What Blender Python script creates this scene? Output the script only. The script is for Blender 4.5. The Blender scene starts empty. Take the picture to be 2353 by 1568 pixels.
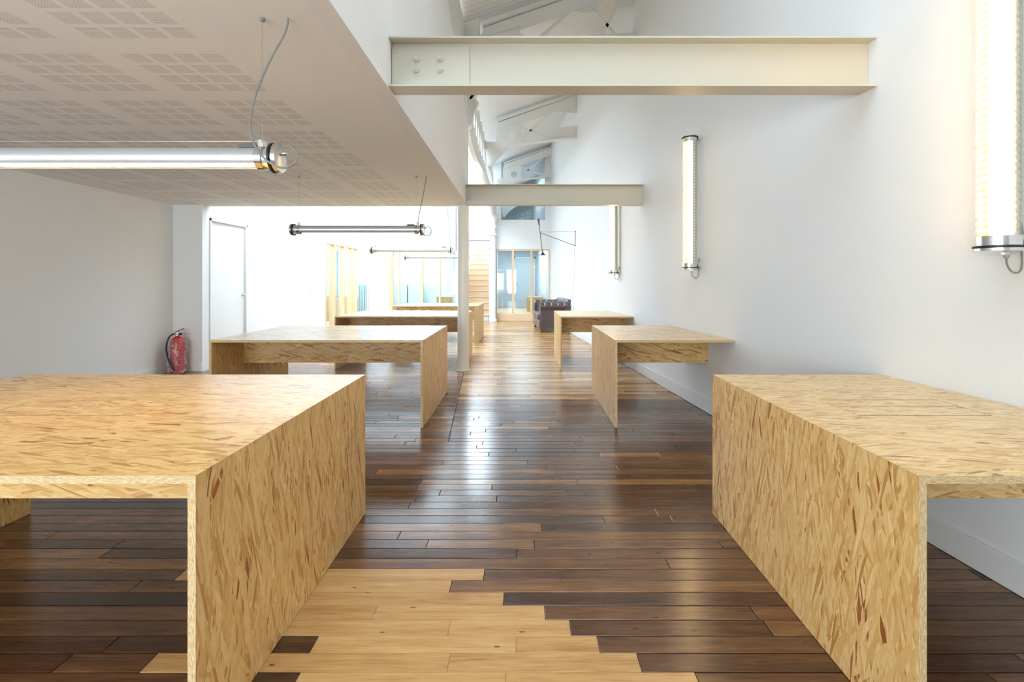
import bpy, bmesh, math, random
from mathutils import Vector, Matrix, noise
R = random.Random(7)
PI = math.pi
S = bpy.context.scene
COL = S.collection
# ------------------------------------------------------------------ camera frame
F, VX, HY, H = 1160.0, 1199.5, 646.0, 1.238
def P(px, py, Y):                       # a point seen at (px,py) standing at depth Y
    return Vector(((px-VX)*Y/F, Y, H-(py-HY)*Y/F))
def wall_x(y): return 2.125-0.079*y      # the right wall runs slightly askew
def edge_x(y): return -0.700-0.0065*y    # right edge of the mezzanine
cam = bpy.data.cameras.new('camera'); co = bpy.data.objects.new('camera', cam); COL.objects.link(co)
co.location = (0, 0, H); co.rotation_euler = (PI/2, 0, 0)
cam.sensor_width = 36; cam.lens = F/2353*36; cam.shift_x = (1176.5-VX)/2353; cam.shift_y = (HY-784)/2353
cam.clip_start = 0.02; cam.clip_end = 200
S.camera = co
S.view_settings.view_transform = 'Standard'; S.view_settings.look = 'None'
S.cycles.max_bounces = 8; S.cycles.diffuse_bounces = 4; S.cycles.glossy_bounces = 3; S.cycles.transmission_bounces = 4; S.cycles.transparent_max_bounces = 10
S.view_settings.exposure = 1.25; S.view_settings.gamma = 1; S.view_settings.use_curve_mapping = False

# ------------------------------------------------------------------ materials
def srgb(r, g, b):
    f = lambda c: (c/255/12.92) if c/255 <= .04045 else ((c/255+.055)/1.055)**2.4
    return (f(r), f(g), f(b), 1)
class NT:
    def __init__(s, name):
        s.m = bpy.data.materials.new(name); s.m.use_nodes = True
        s.t = s.m.node_tree; s.t.nodes.clear()
        s.out = s.t.nodes.new('ShaderNodeOutputMaterial')
    def n(s, kind, **kw):
        o = s.t.nodes.new('ShaderNode'+kind)
        for k, v in kw.items():
            if k in ('ins',):
                for a, b in v.items():
                    if hasattr(b, 'node'): s.t.links.new(b, o.inputs[a])
                    else: o.inputs[a].default_value = b
            else: setattr(o, k, v)
        return o
    def math(s, op, a, b=0.0, c=0.0):
        return s.n('Math', operation=op, ins={0: a, 1: b, 2: c}).outputs[0]
    def ramp(s, fac, stops, interp='LINEAR'):
        o = s.n('ValToRGB', ins={0: fac}); e = o.color_ramp.elements; o.color_ramp.interpolation = interp
        while len(e) < len(stops): e.new(0.5)
        for el, (p, c) in zip(e, stops): el.position = p; el.color = c if len(c) == 4 else (*c, 1)
        return o.outputs[0]
    def mix(s, fac, a, b, mode='MIX'):
        o = s.n('Mix', data_type='RGBA', blend_type=mode)
        for k, v in ((0, fac), (6, a), (7, b)):
            if hasattr(v, 'node'): s.t.links.new(v, o.inputs[k])
            else: o.inputs[k].default_value = v
        return o.outputs[2]
    def done(s, sh):
        s.t.links.new(sh, s.out.inputs[0]); return s.m
def plain(name, col, rough=.5, metal=0.0, var=.03, scale=3.0, bump=0.0, bscale=60, spec=.5, coat=0.0):
    t = NT(name); tc = t.n('TexCoord')
    nz = t.n('TexNoise', ins={'Vector': tc.outputs['Object'], 'Scale': scale, 'Detail': 4.0})
    c = t.mix(nz.outputs[0], tuple(x*(1-var) for x in col[:3])+(1,), tuple(min(1, x*(1+var)) for x in col[:3])+(1,))
    b = t.n('BsdfPrincipled', ins={'Base Color': c, 'Roughness': rough, 'Metallic': metal, 'Specular IOR Level': spec, 'Coat Weight': coat})
    if bump:
        n2 = t.n('TexNoise', ins={'Vector': tc.outputs['Object'], 'Scale': bscale, 'Detail': 3.0})
        bp = t.n('Bump', ins={'Strength': bump, 'Distance': .002, 'Height': n2.outputs[0]})
        t.t.links.new(bp.outputs[0], b.inputs['Normal'])
    return t.done(b.outputs[0])
def emit(name, col, st):
    t = NT(name); e = t.n('Emission', ins={'Color': (*col, 1), 'Strength': st}); return t.done(e.outputs[0])
def schlick(t, f0=.04, f1=.80):
    lw = t.n('LayerWeight', ins={'Blend': .5})
    return t.math('ADD', f0, t.math('MULTIPLY', t.math('POWER', lw.outputs['Facing'], 5.0), f1))
def glass(name, tint, gl=.9, rough=.02):
    t = NT(name); tr = t.n('BsdfTransparent', ins={'Color': (*tint, 1)}); g = t.n('BsdfGlossy', ins={'Color': (gl, gl, gl, 1), 'Roughness': rough})
    mx = t.n('MixShader', ins={0: schlick(t), 1: tr.outputs[0], 2: g.outputs[0]})
    return t.done(mx.outputs[0])

def osb_material(name, pale, mid, deep, rough=.32):
    """strand board: layers of long flakes laid at different angles, u runs with the grain (metres)"""
    t = NT(name); uv = t.n('UVMap')
    col = mid; hgt = None
    nz0 = t.n('TexNoise', ins={'Vector': uv.outputs[0], 'Scale': 16.0, 'Detail': 2.0})
    base_off = t.n('VectorMath', operation='SCALE', ins={0: nz0.outputs[1], 'Scale': .004})
    nzl = t.n('TexNoise', ins={'Vector': uv.outputs[0], 'Scale': 5.0, 'Detail': 0.0})
    lo_off = t.n('VectorMath', operation='SCALE', ins={0: nzl.outputs[1], 'Scale': .028})
    base0 = t.n('VectorMath', operation='ADD', ins={0: uv.outputs[0], 1: base_off.outputs[0]})
    base = t.n('VectorMath', operation='ADD', ins={0: base0.outputs[0], 1: lo_off.outputs[0]})
    grain = t.n('TexNoise', ins={'Vector': t.n('Mapping', ins={'Vector': base.outputs[0], 'Scale': (30, 420, 1)}).outputs[0], 'Scale': 1.0, 'Detail': 3.0})
    for i, (ang, L, W, thr) in enumerate([(3, .17, .026, 0.0), (-21, .13, .021, .5), (23, .12, .019, .55), (-6, .15, .017, .5), (38, .09, .017, .82), (-36, .10, .016, .80), (10, .12, .014, .6), (-11, .10, .010, .62), (17, .11, .012, .68)]):
        mp = t.n('Mapping', ins={'Vector': base.outputs[0], 'Rotation': (0, 0, math.radians(ang)), 'Location': (i*3.7+.3, i*5.1+.7, 0)})
        sc = t.n('VectorMath', operation='MULTIPLY', ins={0: mp.outputs[0], 1: (1/L, 1/W, 1)})
        v = t.n('TexVoronoi', voronoi_dimensions='2D', ins={'Vector': sc.outputs[0], 'Scale': 1.0, 'Randomness': 1.0})
        sp = t.n('SeparateColor', ins={0: v.outputs['Color']})
        c = t.ramp(sp.outputs[0], [(0, deep), (.08, tuple(a*.5+b*.5 for a, b in zip(deep, mid))), (.22, mid), (.62, tuple(a*.25+b*.75 for a, b in zip(mid, pale))), (.90, pale), (.968, tuple(min(1, x*1.10) for x in pale[:3])+(1,)), (.976, srgb(176, 108, 58)), (1, srgb(150, 92, 50))])
        if i == 0: col = c
        else:
            mk = t.math('GREATER_THAN', sp.outputs[1], thr)
            col = t.mix(mk, col, c)
        edge = t.math('SUBTRACT', 1.0, v.outputs['Distance'])
        hgt = edge if hgt is None else t.math('ADD', hgt, t.math('MULTIPLY', edge, .3))
    g2 = t.ramp(grain.outputs[0], [(.28, (.70, .65, .56)), (.55, (1, 1, 1)), (1, (1.10, 1.09, 1.06))])
    col = t.mix(.8, col, g2, 'MULTIPLY')
    fn = t.n('TexNoise', ins={'Vector': uv.outputs[0], 'Scale': 300.0, 'Detail': 1.0})
    dk = t.math('GREATER_THAN', fn.outputs[0], .735)
    col = t.mix(t.math('MULTIPLY', dk, .35), col, srgb(110, 72, 40))
    bp = t.n('Bump', ins={'Strength': .04, 'Distance': .001, 'Height': hgt})
    b = t.n('BsdfPrincipled', ins={'Base Color': col, 'Roughness': rough, 'Normal': bp.outputs[0], 'Specular IOR Level': .5})
    return t.done(b.outputs[0])
OSB = osb_material('osb_board', srgb(238, 203, 140), srgb(222, 176, 105), srgb(194, 140, 76), .19)
OSB_SIDE = osb_material('osb_board_matt', srgb(234, 199, 138), srgb(218, 173, 107), srgb(188, 136, 76), .38)
def osb_edge(name, a, b_):
    t = NT(name); uv = t.n('UVMap')
    mp = t.n('Mapping', ins={'Vector': uv.outputs[0], 'Scale': (60, 360, 1)})
    n1 = t.n('TexNoise', ins={'Vector': mp.outputs[0], 'Scale': 1.0, 'Detail': 4.0})
    n2 = t.n('TexNoise', ins={'Vector': mp.outputs[0], 'Scale': 2.3, 'Detail': 2.0})
    c = t.ramp(n1.outputs[0], [(.3, a), (.5, b_), (.7, srgb(228, 206, 166))])
    c = t.mix(t.math('GREATER_THAN', n2.outputs[0], .66), c, srgb(112, 78, 46))
    b = t.n('BsdfPrincipled', ins={'Base Color': c, 'Roughness': .6}); return t.done(b.outputs[0])
OSB_EDGE = osb_edge('osb_cut_edge', srgb(176, 140, 92), srgb(206, 176, 130))

def wood(name, c0, c1, rough=.4, sc=(4, 60, 60)):
    t = NT(name); tc = t.n('TexCoord'); mp = t.n('Mapping', ins={'Vector': tc.outputs['Object'], 'Scale': sc})
    n1 = t.n('TexNoise', ins={'Vector': mp.outputs[0], 'Scale': 1.0, 'Detail': 5.0, 'Distortion': .4})
    c = t.ramp(n1.outputs[0], [(.3, c0), (.7, c1)])
    b = t.n('BsdfPrincipled', ins={'Base Color': c, 'Roughness': rough}); return t.done(b.outputs[0])
OAK_V = wood('pale_timber_post', srgb(214, 176, 132), srgb(232, 202, 164), .45, (50, 50, 3))
OAK_H = wood('pale_timber_board', srgb(224, 186, 146), srgb(240, 210, 176), .45, (3, 60, 60))
BROWN_V = wood('brown_timber', srgb(172, 140, 100), srgb(192, 162, 120), .5, (40, 40, 3))

def floor_material():
    t = NT('old_oak_floorboards'); uv = t.n('UVMap'); at = t.n('Attribute', attribute_name='tone')
    mp = t.n('Mapping', ins={'Vector': uv.outputs[0], 'Scale': (2.2, 26, 1)})
    n1 = t.n('TexNoise', ins={'Vector': mp.outputs[0], 'Scale': 1.0, 'Detail': 6.0, 'Distortion': .3})
    mp2 = t.n('Mapping', ins={'Vector': uv.outputs[0], 'Scale': (9, 150, 1)})
    n2 = t.n('TexNoise', ins={'Vector': mp2.outputs[0], 'Scale': 1.0, 'Detail': 4.0})
    n3 = t.n('TexNoise', ins={'Vector': uv.outputs[0], 'Scale': 5.0, 'Detail': 4.0})
    g = t.math('ADD', t.math('MULTIPLY', t.math('SUBTRACT', n1.outputs[0], .5), .46), t.math('MULTIPLY', t.math('SUBTRACT', n2.outputs[0], .5), .34))
    g = t.math('ADD', g, t.math('MULTIPLY', t.math('SUBTRACT', n3.outputs[0], .5), .16))
    v = t.math('ADD', at.outputs['Fac'], g)
    c = t.ramp(v, [(0, srgb(46, 30, 22)), (.22, srgb(80, 52, 35)), (.45, srgb(120, 82, 52)), (.62, srgb(158, 114, 70)), (.8, srgb(196, 152, 98)), (1, srgb(216, 178, 122))])
    # knots
    kn = t.n('TexVoronoi', voronoi_dimensions='2D', ins={'Vector': t.n('Mapping', ins={'Vector': uv.outputs[0], 'Scale': (2.0, 5.5, 1)}).outputs[0], 'Scale': 1.0})
    kd = t.math('LESS_THAN', t.math('ADD', kn.outputs['Distance'], t.math('MULTIPLY', n2.outputs[0], .05)), .045)
    c = t.mix(t.math('MULTIPLY', kd, .7), c, srgb(34, 22, 16))
    rg = t.math('ADD', .185, t.math('MULTIPLY', n3.outputs[0], .08))
    bp = t.n('Bump', ins={'Strength': .16, 'Distance': .003, 'Height': t.math('ADD', n3.outputs[0], t.math('MULTIPLY', n1.outputs[0], .35))})
    b = t.n('BsdfPrincipled', ins={'Base Color': c, 'Roughness': rg, 'Normal': bp.outputs[0], 'Specular IOR Level': .55})
    return t.done(b.outputs[0])
FLOOR = floor_material()

def soffit_material():
    """white acoustic plasterboard, 600 mm modules with 4 x 4 squares of small perforations"""
    t = NT('perforated_plasterboard'); tc = t.n('TexCoord'); sp = t.n('SeparateXYZ', ins={0: tc.outputs['Object']})
    def cell(s, off, pitch, n, sq, gap):
        m = t.math('FLOORED_MODULO', t.math('SUBTRACT', s, off), pitch)
        k = t.math('DIVIDE', m, sq+gap)
        inside = t.math('LESS_THAN', m, n*(sq+gap)-gap)
        fr = t.math('FRACT', k)
        insq = t.math('LESS_THAN', fr, sq/(sq+gap))
        return t.math('MULTIPLY', inside, insq), m
    ax, mx = cell(sp.outputs[0], -1.845, .6, 4, .095, .025)
    ay, my = cell(sp.outputs[1], 2.316, .6, 4, .09, .03)
    hx = t.math('LESS_THAN', t.math('FRACT', t.math('MULTIPLY', sp.outputs[0], 1/.0120)), .66)
    hy = t.math('LESS_THAN', t.math('FRACT', t.math('MULTIPLY', sp.outputs[1], 1/.0120)), .66)
    lim = t.math('LESS_THAN', sp.outputs[0], -1.38)
    lim2 = t.math('MULTIPLY', t.math('LESS_THAN', sp.outputs[1], 6.99), t.math('GREATER_THAN', sp.outputs[0], -4.45))
    msk = t.math('MULTIPLY', t.math('MULTIPLY', ax, ay), t.math('MULTIPLY', t.math('MULTIPLY', hx, hy), t.math('MULTIPLY', lim, lim2)))
    nz = t.n('TexNoise', ins={'Vector': tc.outputs['Object'], 'Scale': 1.3, 'Detail': 2.0})
    wc = t.mix(nz.outputs[0], (.86, .85, .83, 1), (.88, .87, .85, 1))
    c = t.mix(msk, wc, (.60, .58, .56, 1))
    b = t.n('BsdfPrincipled', ins={'Base Color': c, 'Roughness': .75, 'Specular IOR Level': .3}); return t.done(b.outputs[0])
SOFFIT = soffit_material()
def boards_material():
    t = NT('white_roof_boards'); tc = t.n('TexCoord'); sp = t.n('SeparateXYZ', ins={0: tc.outputs['Object']})
    ln = t.math('LESS_THAN', t.math('FRACT', t.math('MULTIPLY', sp.outputs[1], 1/.11)), .06)
    nz = t.n('TexNoise', ins={'Vector': tc.outputs['Object'], 'Scale': 4.0})
    c = t.mix(nz.outputs[0], (.78, .78, .77, 1), (.84, .84, .83, 1)); c = t.mix(ln, c, (.50, .49, .47, 1))
    b = t.n('BsdfPrincipled', ins={'Base Color': c, 'Roughness': .5}); return t.done(b.outputs[0])
ROOFB = boards_material()
WHITE = plain('white_wall_paint', (.83, .83, .83), .6, var=.012, scale=1.2, bump=.05, bscale=140, spec=.35)
WHITE_S = plain('white_satin_paint', (.84, .84, .835), .35, var=.01)
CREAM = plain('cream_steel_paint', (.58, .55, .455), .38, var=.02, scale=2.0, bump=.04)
CREAM2 = plain('cream_column_paint', (.84, .815, .75), .35, var=.02)
IRON = plain('white_painted_iron', (.80, .79, .76), .4, var=.03)
GREY = plain('grey_room_paint', (.50, .55, .57), .5, var=.03)
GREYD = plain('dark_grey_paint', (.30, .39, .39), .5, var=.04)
BLUEW = plain('pale_blue_paint', (.72, .82, .88), .5, var=.02)
CHROME = plain('polished_steel', (.78, .78, .77), .14, 1.0, var=.03)
STEEL = plain('brushed_steel', (.66, .65, .62), .28, 1.0, var=.05)
ALU = plain('reflector_aluminium', (.72, .75, .79), .33, .65, var=.02)
WREF = plain('white_reflector', (.82, .83, .85), .35, var=.02)
RUBBER = plain('black_rubber', (.02, .02, .02), .5)
BLACK = plain('black_lacquer', (.025, .028, .03), .35)
GCORD = plain('grey_cord', (.24, .24, .23), .5)
DCORD = plain('dark_cord', (.12, .12, .12), .6)
AMBER = plain('amber_plastic', (.80, .47, .10), .4)  # colour of the warm reflection in the pendant collars
RED = plain('red_enamel', (.50, .025, .03), .3, var=.05)
LABELW = plain('pale_label', (.75, .70, .68), .5)
LEATHER = plain('dark_brown_leather', (.09, .064, .066), .25, var=.25, scale=9, bump=.15, bscale=160, spec=.7)
BUTTON = plain('dark_button_leather', (.02, .014, .015), .35)
TEAL = plain('teal_enamel', (.16, .42, .40), .3, var=.04)
MAHOG = plain('dark_turned_wood', (.16, .05, .03), .3)
GREYM = plain('grey_sheet_metal', (.62, .66, .70), .5)
CLEAR = glass('clear_glass', (.97, .98, .98))
PANE = glass('partition_glass', (.86, .92, .94))
PANEW = glass('window_glass', (.90, .95, .97))
LED = emit('warm_tube', (1.0, .69, .35), 21.0)
LEDP = emit('warm_pendant_strip', (1.0, .74, .44), 55.0)
BULB = emit('warm_bulb', (1.0, .82, .6), 6.0)
def ribbed():
    t = NT('ribbed_prismatic_glass'); tc = t.n('TexCoord'); sp = t.n('SeparateXYZ', ins={0: tc.outputs['Object']})
    w = t.math('PINGPONG', t.math('MULTIPLY', sp.outputs[2], 1/.0145), 1.0)
    tr = t.n('BsdfTransparent', ins={'Color': (.93, .92, .88, 1)}); g = t.n('BsdfGlossy', ins={'Color': (.95, .95, .93, 1), 'Roughness': .15})
    tl = t.n('BsdfTranslucent', ins={'Color': (.95, .90, .78, 1)})
    m1 = t.n('MixShader', ins={0: schlick(t), 1: tr.outputs[0], 2: g.outputs[0]})
    f2 = t.math('ADD', .03, t.math('MULTIPLY', t.math('POWER', w, 2.0), .17))
    m2 = t.n('MixShader', ins={0: f2, 1: m1.outputs[0], 2: tl.outputs[0]})
    return t.done(m2.outputs[0])
RIB = ribbed()
def bagmat():
    t = NT('clear_plastic_bag'); tc = t.n('TexCoord')
    nz = t.n('TexNoise', ins={'Vector': tc.outputs['Object'], 'Scale': 13.0, 'Detail': 3.0, 'Distortion': 2.5})
    f = t.ramp(nz.outputs[0], [(.44, (.10, .10, .10)), (.54, (.42, .42, .42)), (.60, (.85, .85, .85))])
    tr = t.n('BsdfTransparent', ins={'Color': (.95, .95, .95, 1)})
    p = t.n('BsdfPrincipled', ins={'Base Color': (.85, .78, .78, 1), 'Roughness': .25})
    fx = t.math('MULTIPLY', f, .42)
    m = t.n('MixShader', ins={0: fx, 1: tr.outputs[0], 2: p.outputs[0]}); return t.done(m.outputs[0])
BAG = bagmat()

# ------------------------------------------------------------------ mesh building
class MB:
    def __init__(s): s.v = []; s.f = []; s.uv = []; s.m = []; s.sm = []
    def add(s, vs, fs, uvs=None, ms=None, smooth=False):
        o = len(s.v); s.v += [tuple(x) for x in vs]
        for i, f in enumerate(fs):
            s.f.append([o+k for k in f])
            s.uv.append(uvs[i] if uvs else [(0, 0)]*len(f))
            s.m.append(ms[i] if ms else 0); s.sm.append(smooth)
        return s
    def box(s, x0, x1, y0, y1, z0, z1, grain=0, thick=None, mat=0, edge=None, off=(0, 0)):
        c = [(x0, y0, z0), (x1, y0, z0), (x1, y1, z0), (x0, y1, z0), (x0, y0, z1), (x1, y0, z1), (x1, y1, z1), (x0, y1, z1)]
        return s.hexa(c, grain, thick, mat, edge, off)
    def hexa(s, c, grain=0, thick=None, mat=0, edge=None, off=(0, 0)):
        fs = [(0, 3, 2, 1), (4, 5, 6, 7), (0, 1, 5, 4), (2, 3, 7, 6), (1, 2, 6, 5), (3, 0, 4, 7)]
        nax = [2, 2, 1, 1, 0, 0]; uvs = []; ms = []
        for f, a in zip(fs, nax):
            inpl = [k for k in (0, 1, 2) if k != a]
            u = grain if grain in inpl else inpl[0]
            if edge is not None and thick is not None and a != thick:
                u = [k for k in inpl if k != thick][0]
            v = [k for k in inpl if k != u][0]
            uvs.append([(c[k][u]+off[0]+a*1.7, c[k][v]+off[1]+a*.9) for k in f])
            ms.append(edge if (edge is not None and thick is not None and a != thick) else mat)
        return s.add(c, fs, uvs, ms)
    def lathe(s, prof, org=(0, 0, 0), axis=(0, 0, 1), seg=24, mat=0, smooth=True, closed=False):
        ax = Vector(axis).normalized(); up = Vector((0, 0, 1)) if abs(ax.z) < .9 else Vector((1, 0, 0))
        e1 = ax.cross(up).normalized(); e2 = ax.cross(e1); org = Vector(org); vs = []; fs = []
        for r, h in prof:
            for k in range(seg):
                a = 2*PI*k/seg; vs.append(org+ax*h+(e1*math.cos(a)+e2*math.sin(a))*max(r, 1e-5))
        n = len(prof)
        for i in range(n-1 if not closed else n):
            j = (i+1) % n
            for k in range(seg):
                q = (k+1) % seg; fs.append((i*seg+k, i*seg+q, j*seg+q, j*seg+k))
        if not closed:
            fs.append(tuple(range(seg))[::-1]); fs.append(tuple(range((n-1)*seg, n*seg)))
        return s.add(vs, fs, None, [mat]*len(fs), smooth)
    def cyl(s, a, b, r, seg=16, r2=None, mat=0, smooth=True):
        a = Vector(a); b = Vector(b); L = (b-a).length
        return s.lathe([(r, 0), (r if r2 is None else r2, L)], a, b-a, seg, mat, smooth)
    def tube(s, pts, r, seg=8, mat=0, sub=6):
        pts = [Vector(p) for p in pts]
        if len(pts) > 2 and sub > 1:
            out = []
            for i in range(len(pts)-1):
                p0 = pts[max(i-1, 0)]; p1 = pts[i]; p2 = pts[i+1]; p3 = pts[min(i+2, len(pts)-1)]
                for k in range(sub):
                    t = k/sub
                    out.append(.5*((2*p1)+(p2-p0)*t+(2*p0-5*p1+4*p2-p3)*t*t+(3*p1-p0-3*p2+p3)*t**3))
            pts = out+[pts[-1]]
        vs = []; fs = []; n = len(pts); pr = None
        for i, p in enumerate(pts):
            d = (pts[min(i+1, n-1)]-pts[max(i-1, 0)]).normalized()
            if pr is None: pr = d.orthogonal().normalized()
            e1 = (pr-d*pr.dot(d)).normalized(); pr = e1; e2 = d.cross(e1)
            for k in range(seg):
                a = 2*PI*k/seg; vs.append(p+(e1*math.cos(a)+e2*math.sin(a))*r)
        for i in range(n-1):
            for k in range(seg):
                q = (k+1) % seg; fs.append((i*seg+k, i*seg+q, (i+1)*seg+q, (i+1)*seg+k))
        fs += [tuple(range(seg))[::-1], tuple(range((n-1)*seg, n*seg))]
        return s.add(vs, fs, None, [mat]*len(fs), True)
    def bar(s, a, b, w, h, up=(0, 0, 1), mat=0):
        a = Vector(a); b = Vector(b); d = (b-a).normalized(); u = Vector(up)
        sd = d.cross(u).normalized(); u = sd.cross(d).normalized()
        c = [a-sd*w/2-u*h/2, a+sd*w/2-u*h/2, b+sd*w/2-u*h/2, b-sd*w/2-u*h/2, a-sd*w/2+u*h/2, a+sd*w/2+u*h/2, b+sd*w/2+u*h/2, b-sd*w/2+u*h/2]
        return s.hexa(c, 0, None, mat)
    def sheet(s, outer, holes, fn, d, mat=0):
        """flat outline with holes given in 2D, placed by fn(u,v)->point, thickened along vector d"""
        bm = bmesh.new(); ed = []
        for loop in [outer]+list(holes):
            vs = [bm.verts.new((p[0], p[1], 0)) for p in loop]
            for i in range(len(vs)): ed.append(bm.edges.new((vs[i], vs[(i+1) % len(vs)])))
        bmesh.ops.triangle_fill(bm, use_beauty=True, edges=ed)
        bm.verts.index_update(); vv = [fn(v.co.x, v.co.y) for v in bm.verts]; n = len(vv); d = Vector(d)
        fs = [[v.index for v in f.verts] for f in bm.faces]
        allf = [f for f in fs]+[[k+n for k in f[::-1]] for f in fs]
        for e in bm.edges:
            if len(e.link_faces) == 1:
                a, b = e.verts[0].index, e.verts[1].index; allf.append([a, b, b+n, a+n])
        bm.free()
        return s.add(vv+[v+d for v in vv], allf, None, [mat]*len(allf))
    def build(s, name, mats, parent=None, bevel=0, seg=2, recalc=True, autosmooth=False):
        me = bpy.data.meshes.new(name); me.from_pydata(s.v, [], s.f)
        ul = me.uv_layers.new(name='UVMap'); k = 0
        for p, u, mi, sm in zip(me.polygons, s.uv, s.m, s.sm):
            p.material_index = mi; p.use_smooth = sm
            for c in u: ul.data[k].uv = c; k += 1
        for m in (mats if isinstance(mats, (list, tuple)) else [mats]): me.materials.append(m)
        if recalc:
            bm = bmesh.new(); bm.from_mesh(me); bmesh.ops.recalc_face_normals(bm, faces=bm.faces); bm.to_mesh(me); bm.free()
        if any(s.sm):
            try: me.set_sharp_from_angle(angle=math.radians(40))
            except Exception: pass
        o = bpy.data.objects.new(name, me); COL.objects.link(o)
        if bevel:
            md = o.modifiers.new('bevel', 'BEVEL'); md.width = bevel; md.segments = seg; md.limit_method = 'ANGLE'; md.angle_limit = .6
        if parent is not None:
            o.parent = parent; o.matrix_parent_inverse = Matrix.Translation(-parent.location)
        return o
def thing(name, label, cat, loc=(0, 0, 0), group=None):
    o = bpy.data.objects.new(name, None); COL.objects.link(o); o.location = loc; o.empty_display_size = .1
    o['label'] = label; o['category'] = cat
    if group: o['group'] = group
    return o
def tag(o, label, cat, group=None):
    o['label'] = label; o['category'] = cat
    if group: o['group'] = group
    return o
def struct(o): o['kind'] = 'structure'; return o

# ------------------------------------------------------------------ floor of separate boards (one surface)
def build_floor():
    mb = MB(); tone = []
    W = .082; y_ref = 2.09
    right = {-1: -.161, 0: -.29, 1: -.072, 2: .085, 3: .172, 4: .26, 5: .38, 6: .545, 7: .64, 8: .75}
    left = {-1: -1.44, 0: -1.02, 1: -.95, 2: -1.0, 3: -.93, 4: -.708, 5: -1.21, 6: -.70, 7: -1.1, 8: -.9}
    light_joint = {-1: [], 2: [-.55], 3: [-.26], 4: [-.02], 5: [-.238], 6: [-.05], 7: [-.3]}
    def crack(y): return -.572-(y-3.94)*.0739
    r2 = random.Random(21)
    for k in range(-235, 58):
        y1 = y_ref-W*k; y0 = y1-W
        if y0 < -2.7 or y1 > 21.2: continue
        yc = (y0+y1)/2; xs = [-5.0]; x = -5.0+r2.uniform(.1, 1.0)
        while x < 2.4: xs.append(x); x += r2.choice([r2.uniform(.35, .8), r2.uniform(.8, 1.9), r2.uniform(1.0, 2.2)])
        xs.append(2.45)
        forced = []
        if k in right:
            forced = [left[k], right[k]]+light_joint.get(k, [])
            lo, hi = left[k], right[k]
            xs = [a for a in xs if a < lo-.12 or a > hi+.35]+forced
        if 3.9 < yc < 14.5:
            c = crack(yc); xs = [a for a in xs if abs(a-c) > .1]+[c]
        if abs(yc-6.16) < W/2: xs = [a for a in xs if not -.35 < a < .45]+[-.15, .24]
        xs = sorted(set(xs))
        for a, b in zip(xs[:-1], xs[1:]):
            m = (a+b)/2
            t = min(.52, max(.06, r2.gauss(.33, .105)))
            if b-a < 1.0 and r2.random() < .05: t = r2.uniform(.5, .7)
            if k in right and left[k]-.01 < m < right[k]: t = r2.uniform(.76, .86)
            elif k in (4, 6) and -1.25 < m < left[k]: t = .16
            if yc > 5.26 and m > crack(yc) and yc < 9.2:
                t = r2.choice([r2.uniform(.68, .9), r2.uniform(.6, .85), r2.uniform(.48, .7)])
            elif yc > 5.26 and m > crack(yc): t = r2.uniform(.55, .82)  # naturally lighter mix, with white gloss also put into the far tone
            elif yc > 8: t = r2.uniform(.42, .7)
            elif yc > 5.26: t = min(.6, t+.08)  # lifted a little for the same painted gloss
            g = .0014 if t < .7 else .0005
            ya, yb = y0+g, y1-g
            if abs(yc-6.16) < W/2 and abs(m-.045) < .05: ya += .012
            tz = r2.uniform(-.0005, .0005); tx = r2.uniform(-.0006, .0006); dz = r2.uniform(-.0006, .0004)
            if t > .7: tz *= .3; tx *= .3; dz *= .3
            crk = crack(yc) if 3.9 < yc < 7.2 else 99
            ca, cb = a+(.0035 if abs(a-crk) < 1e-6 else g), b-(.0035 if abs(b-crk) < 1e-6 else g); ch = .0022 if t < .7 else .0009; zt = -.0009+dz
            def z(px, py): return zt+tx*((px-m)/max(b-a, .3))*2+tz*((py-yc)/W)*2
            low = -.010
            vs = [(ca, ya, low), (cb, ya, low), (cb, yb, low), (ca, yb, low),
                  (ca, ya, z(ca, ya)-ch*.6), (cb, ya, z(cb, ya)-ch*.6), (cb, yb, z(cb, yb)-ch*.6), (ca, yb, z(ca, yb)-ch*.6),
                  (ca+ch, ya+ch, z(ca, ya)), (cb-ch, ya+ch, z(cb, ya)), (cb-ch, yb-ch, z(cb, yb)), (ca+ch, yb-ch, z(ca, yb))]
            fs = [(8, 9, 10, 11)]
            for i in range(4):
                j = (i+1) % 4; fs += [(4+i, 4+j, 8+j, 8+i), (i, j, 4+j, 4+i)]
            ou, ov = r2.uniform(0, 40), r2.uniform(0, 40)
            uvs = [[(vs[q][0]+ou, vs[q][1]+ov) for q in f] for f in fs]
            mb.add(vs, fs, uvs); tone += [t]*len(fs)
    # sub-floor seen in the gaps
    mb.add([(-5.2, -2.8, -.0095), (2.6, -2.8, -.0095), (2.6, 21.4, -.0095), (-5.2, 21.4, -.0095)], [(0, 1, 2, 3)]); tone.append(-.4)
    o = mb.build('floor', FLOOR, recalc=False)
    at = o.data.attributes.new('tone', 'FLOAT', 'FACE')
    at.data.foreach_set('value', tone)
    return struct(o)
build_floor()

# ------------------------------------------------------------------ walls
def swall(name, mb, mat=WHITE, **k): return struct(mb.build(name, mat, **k))
ROOF0 = 4.93
def roof_z(x): return ROOF0+.345*(x+.582)
YB = 15.6       # back wall of the nave
YL = 14.63      # back wall of the left aisle
XD = -4.37      # wall with the white door
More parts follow.
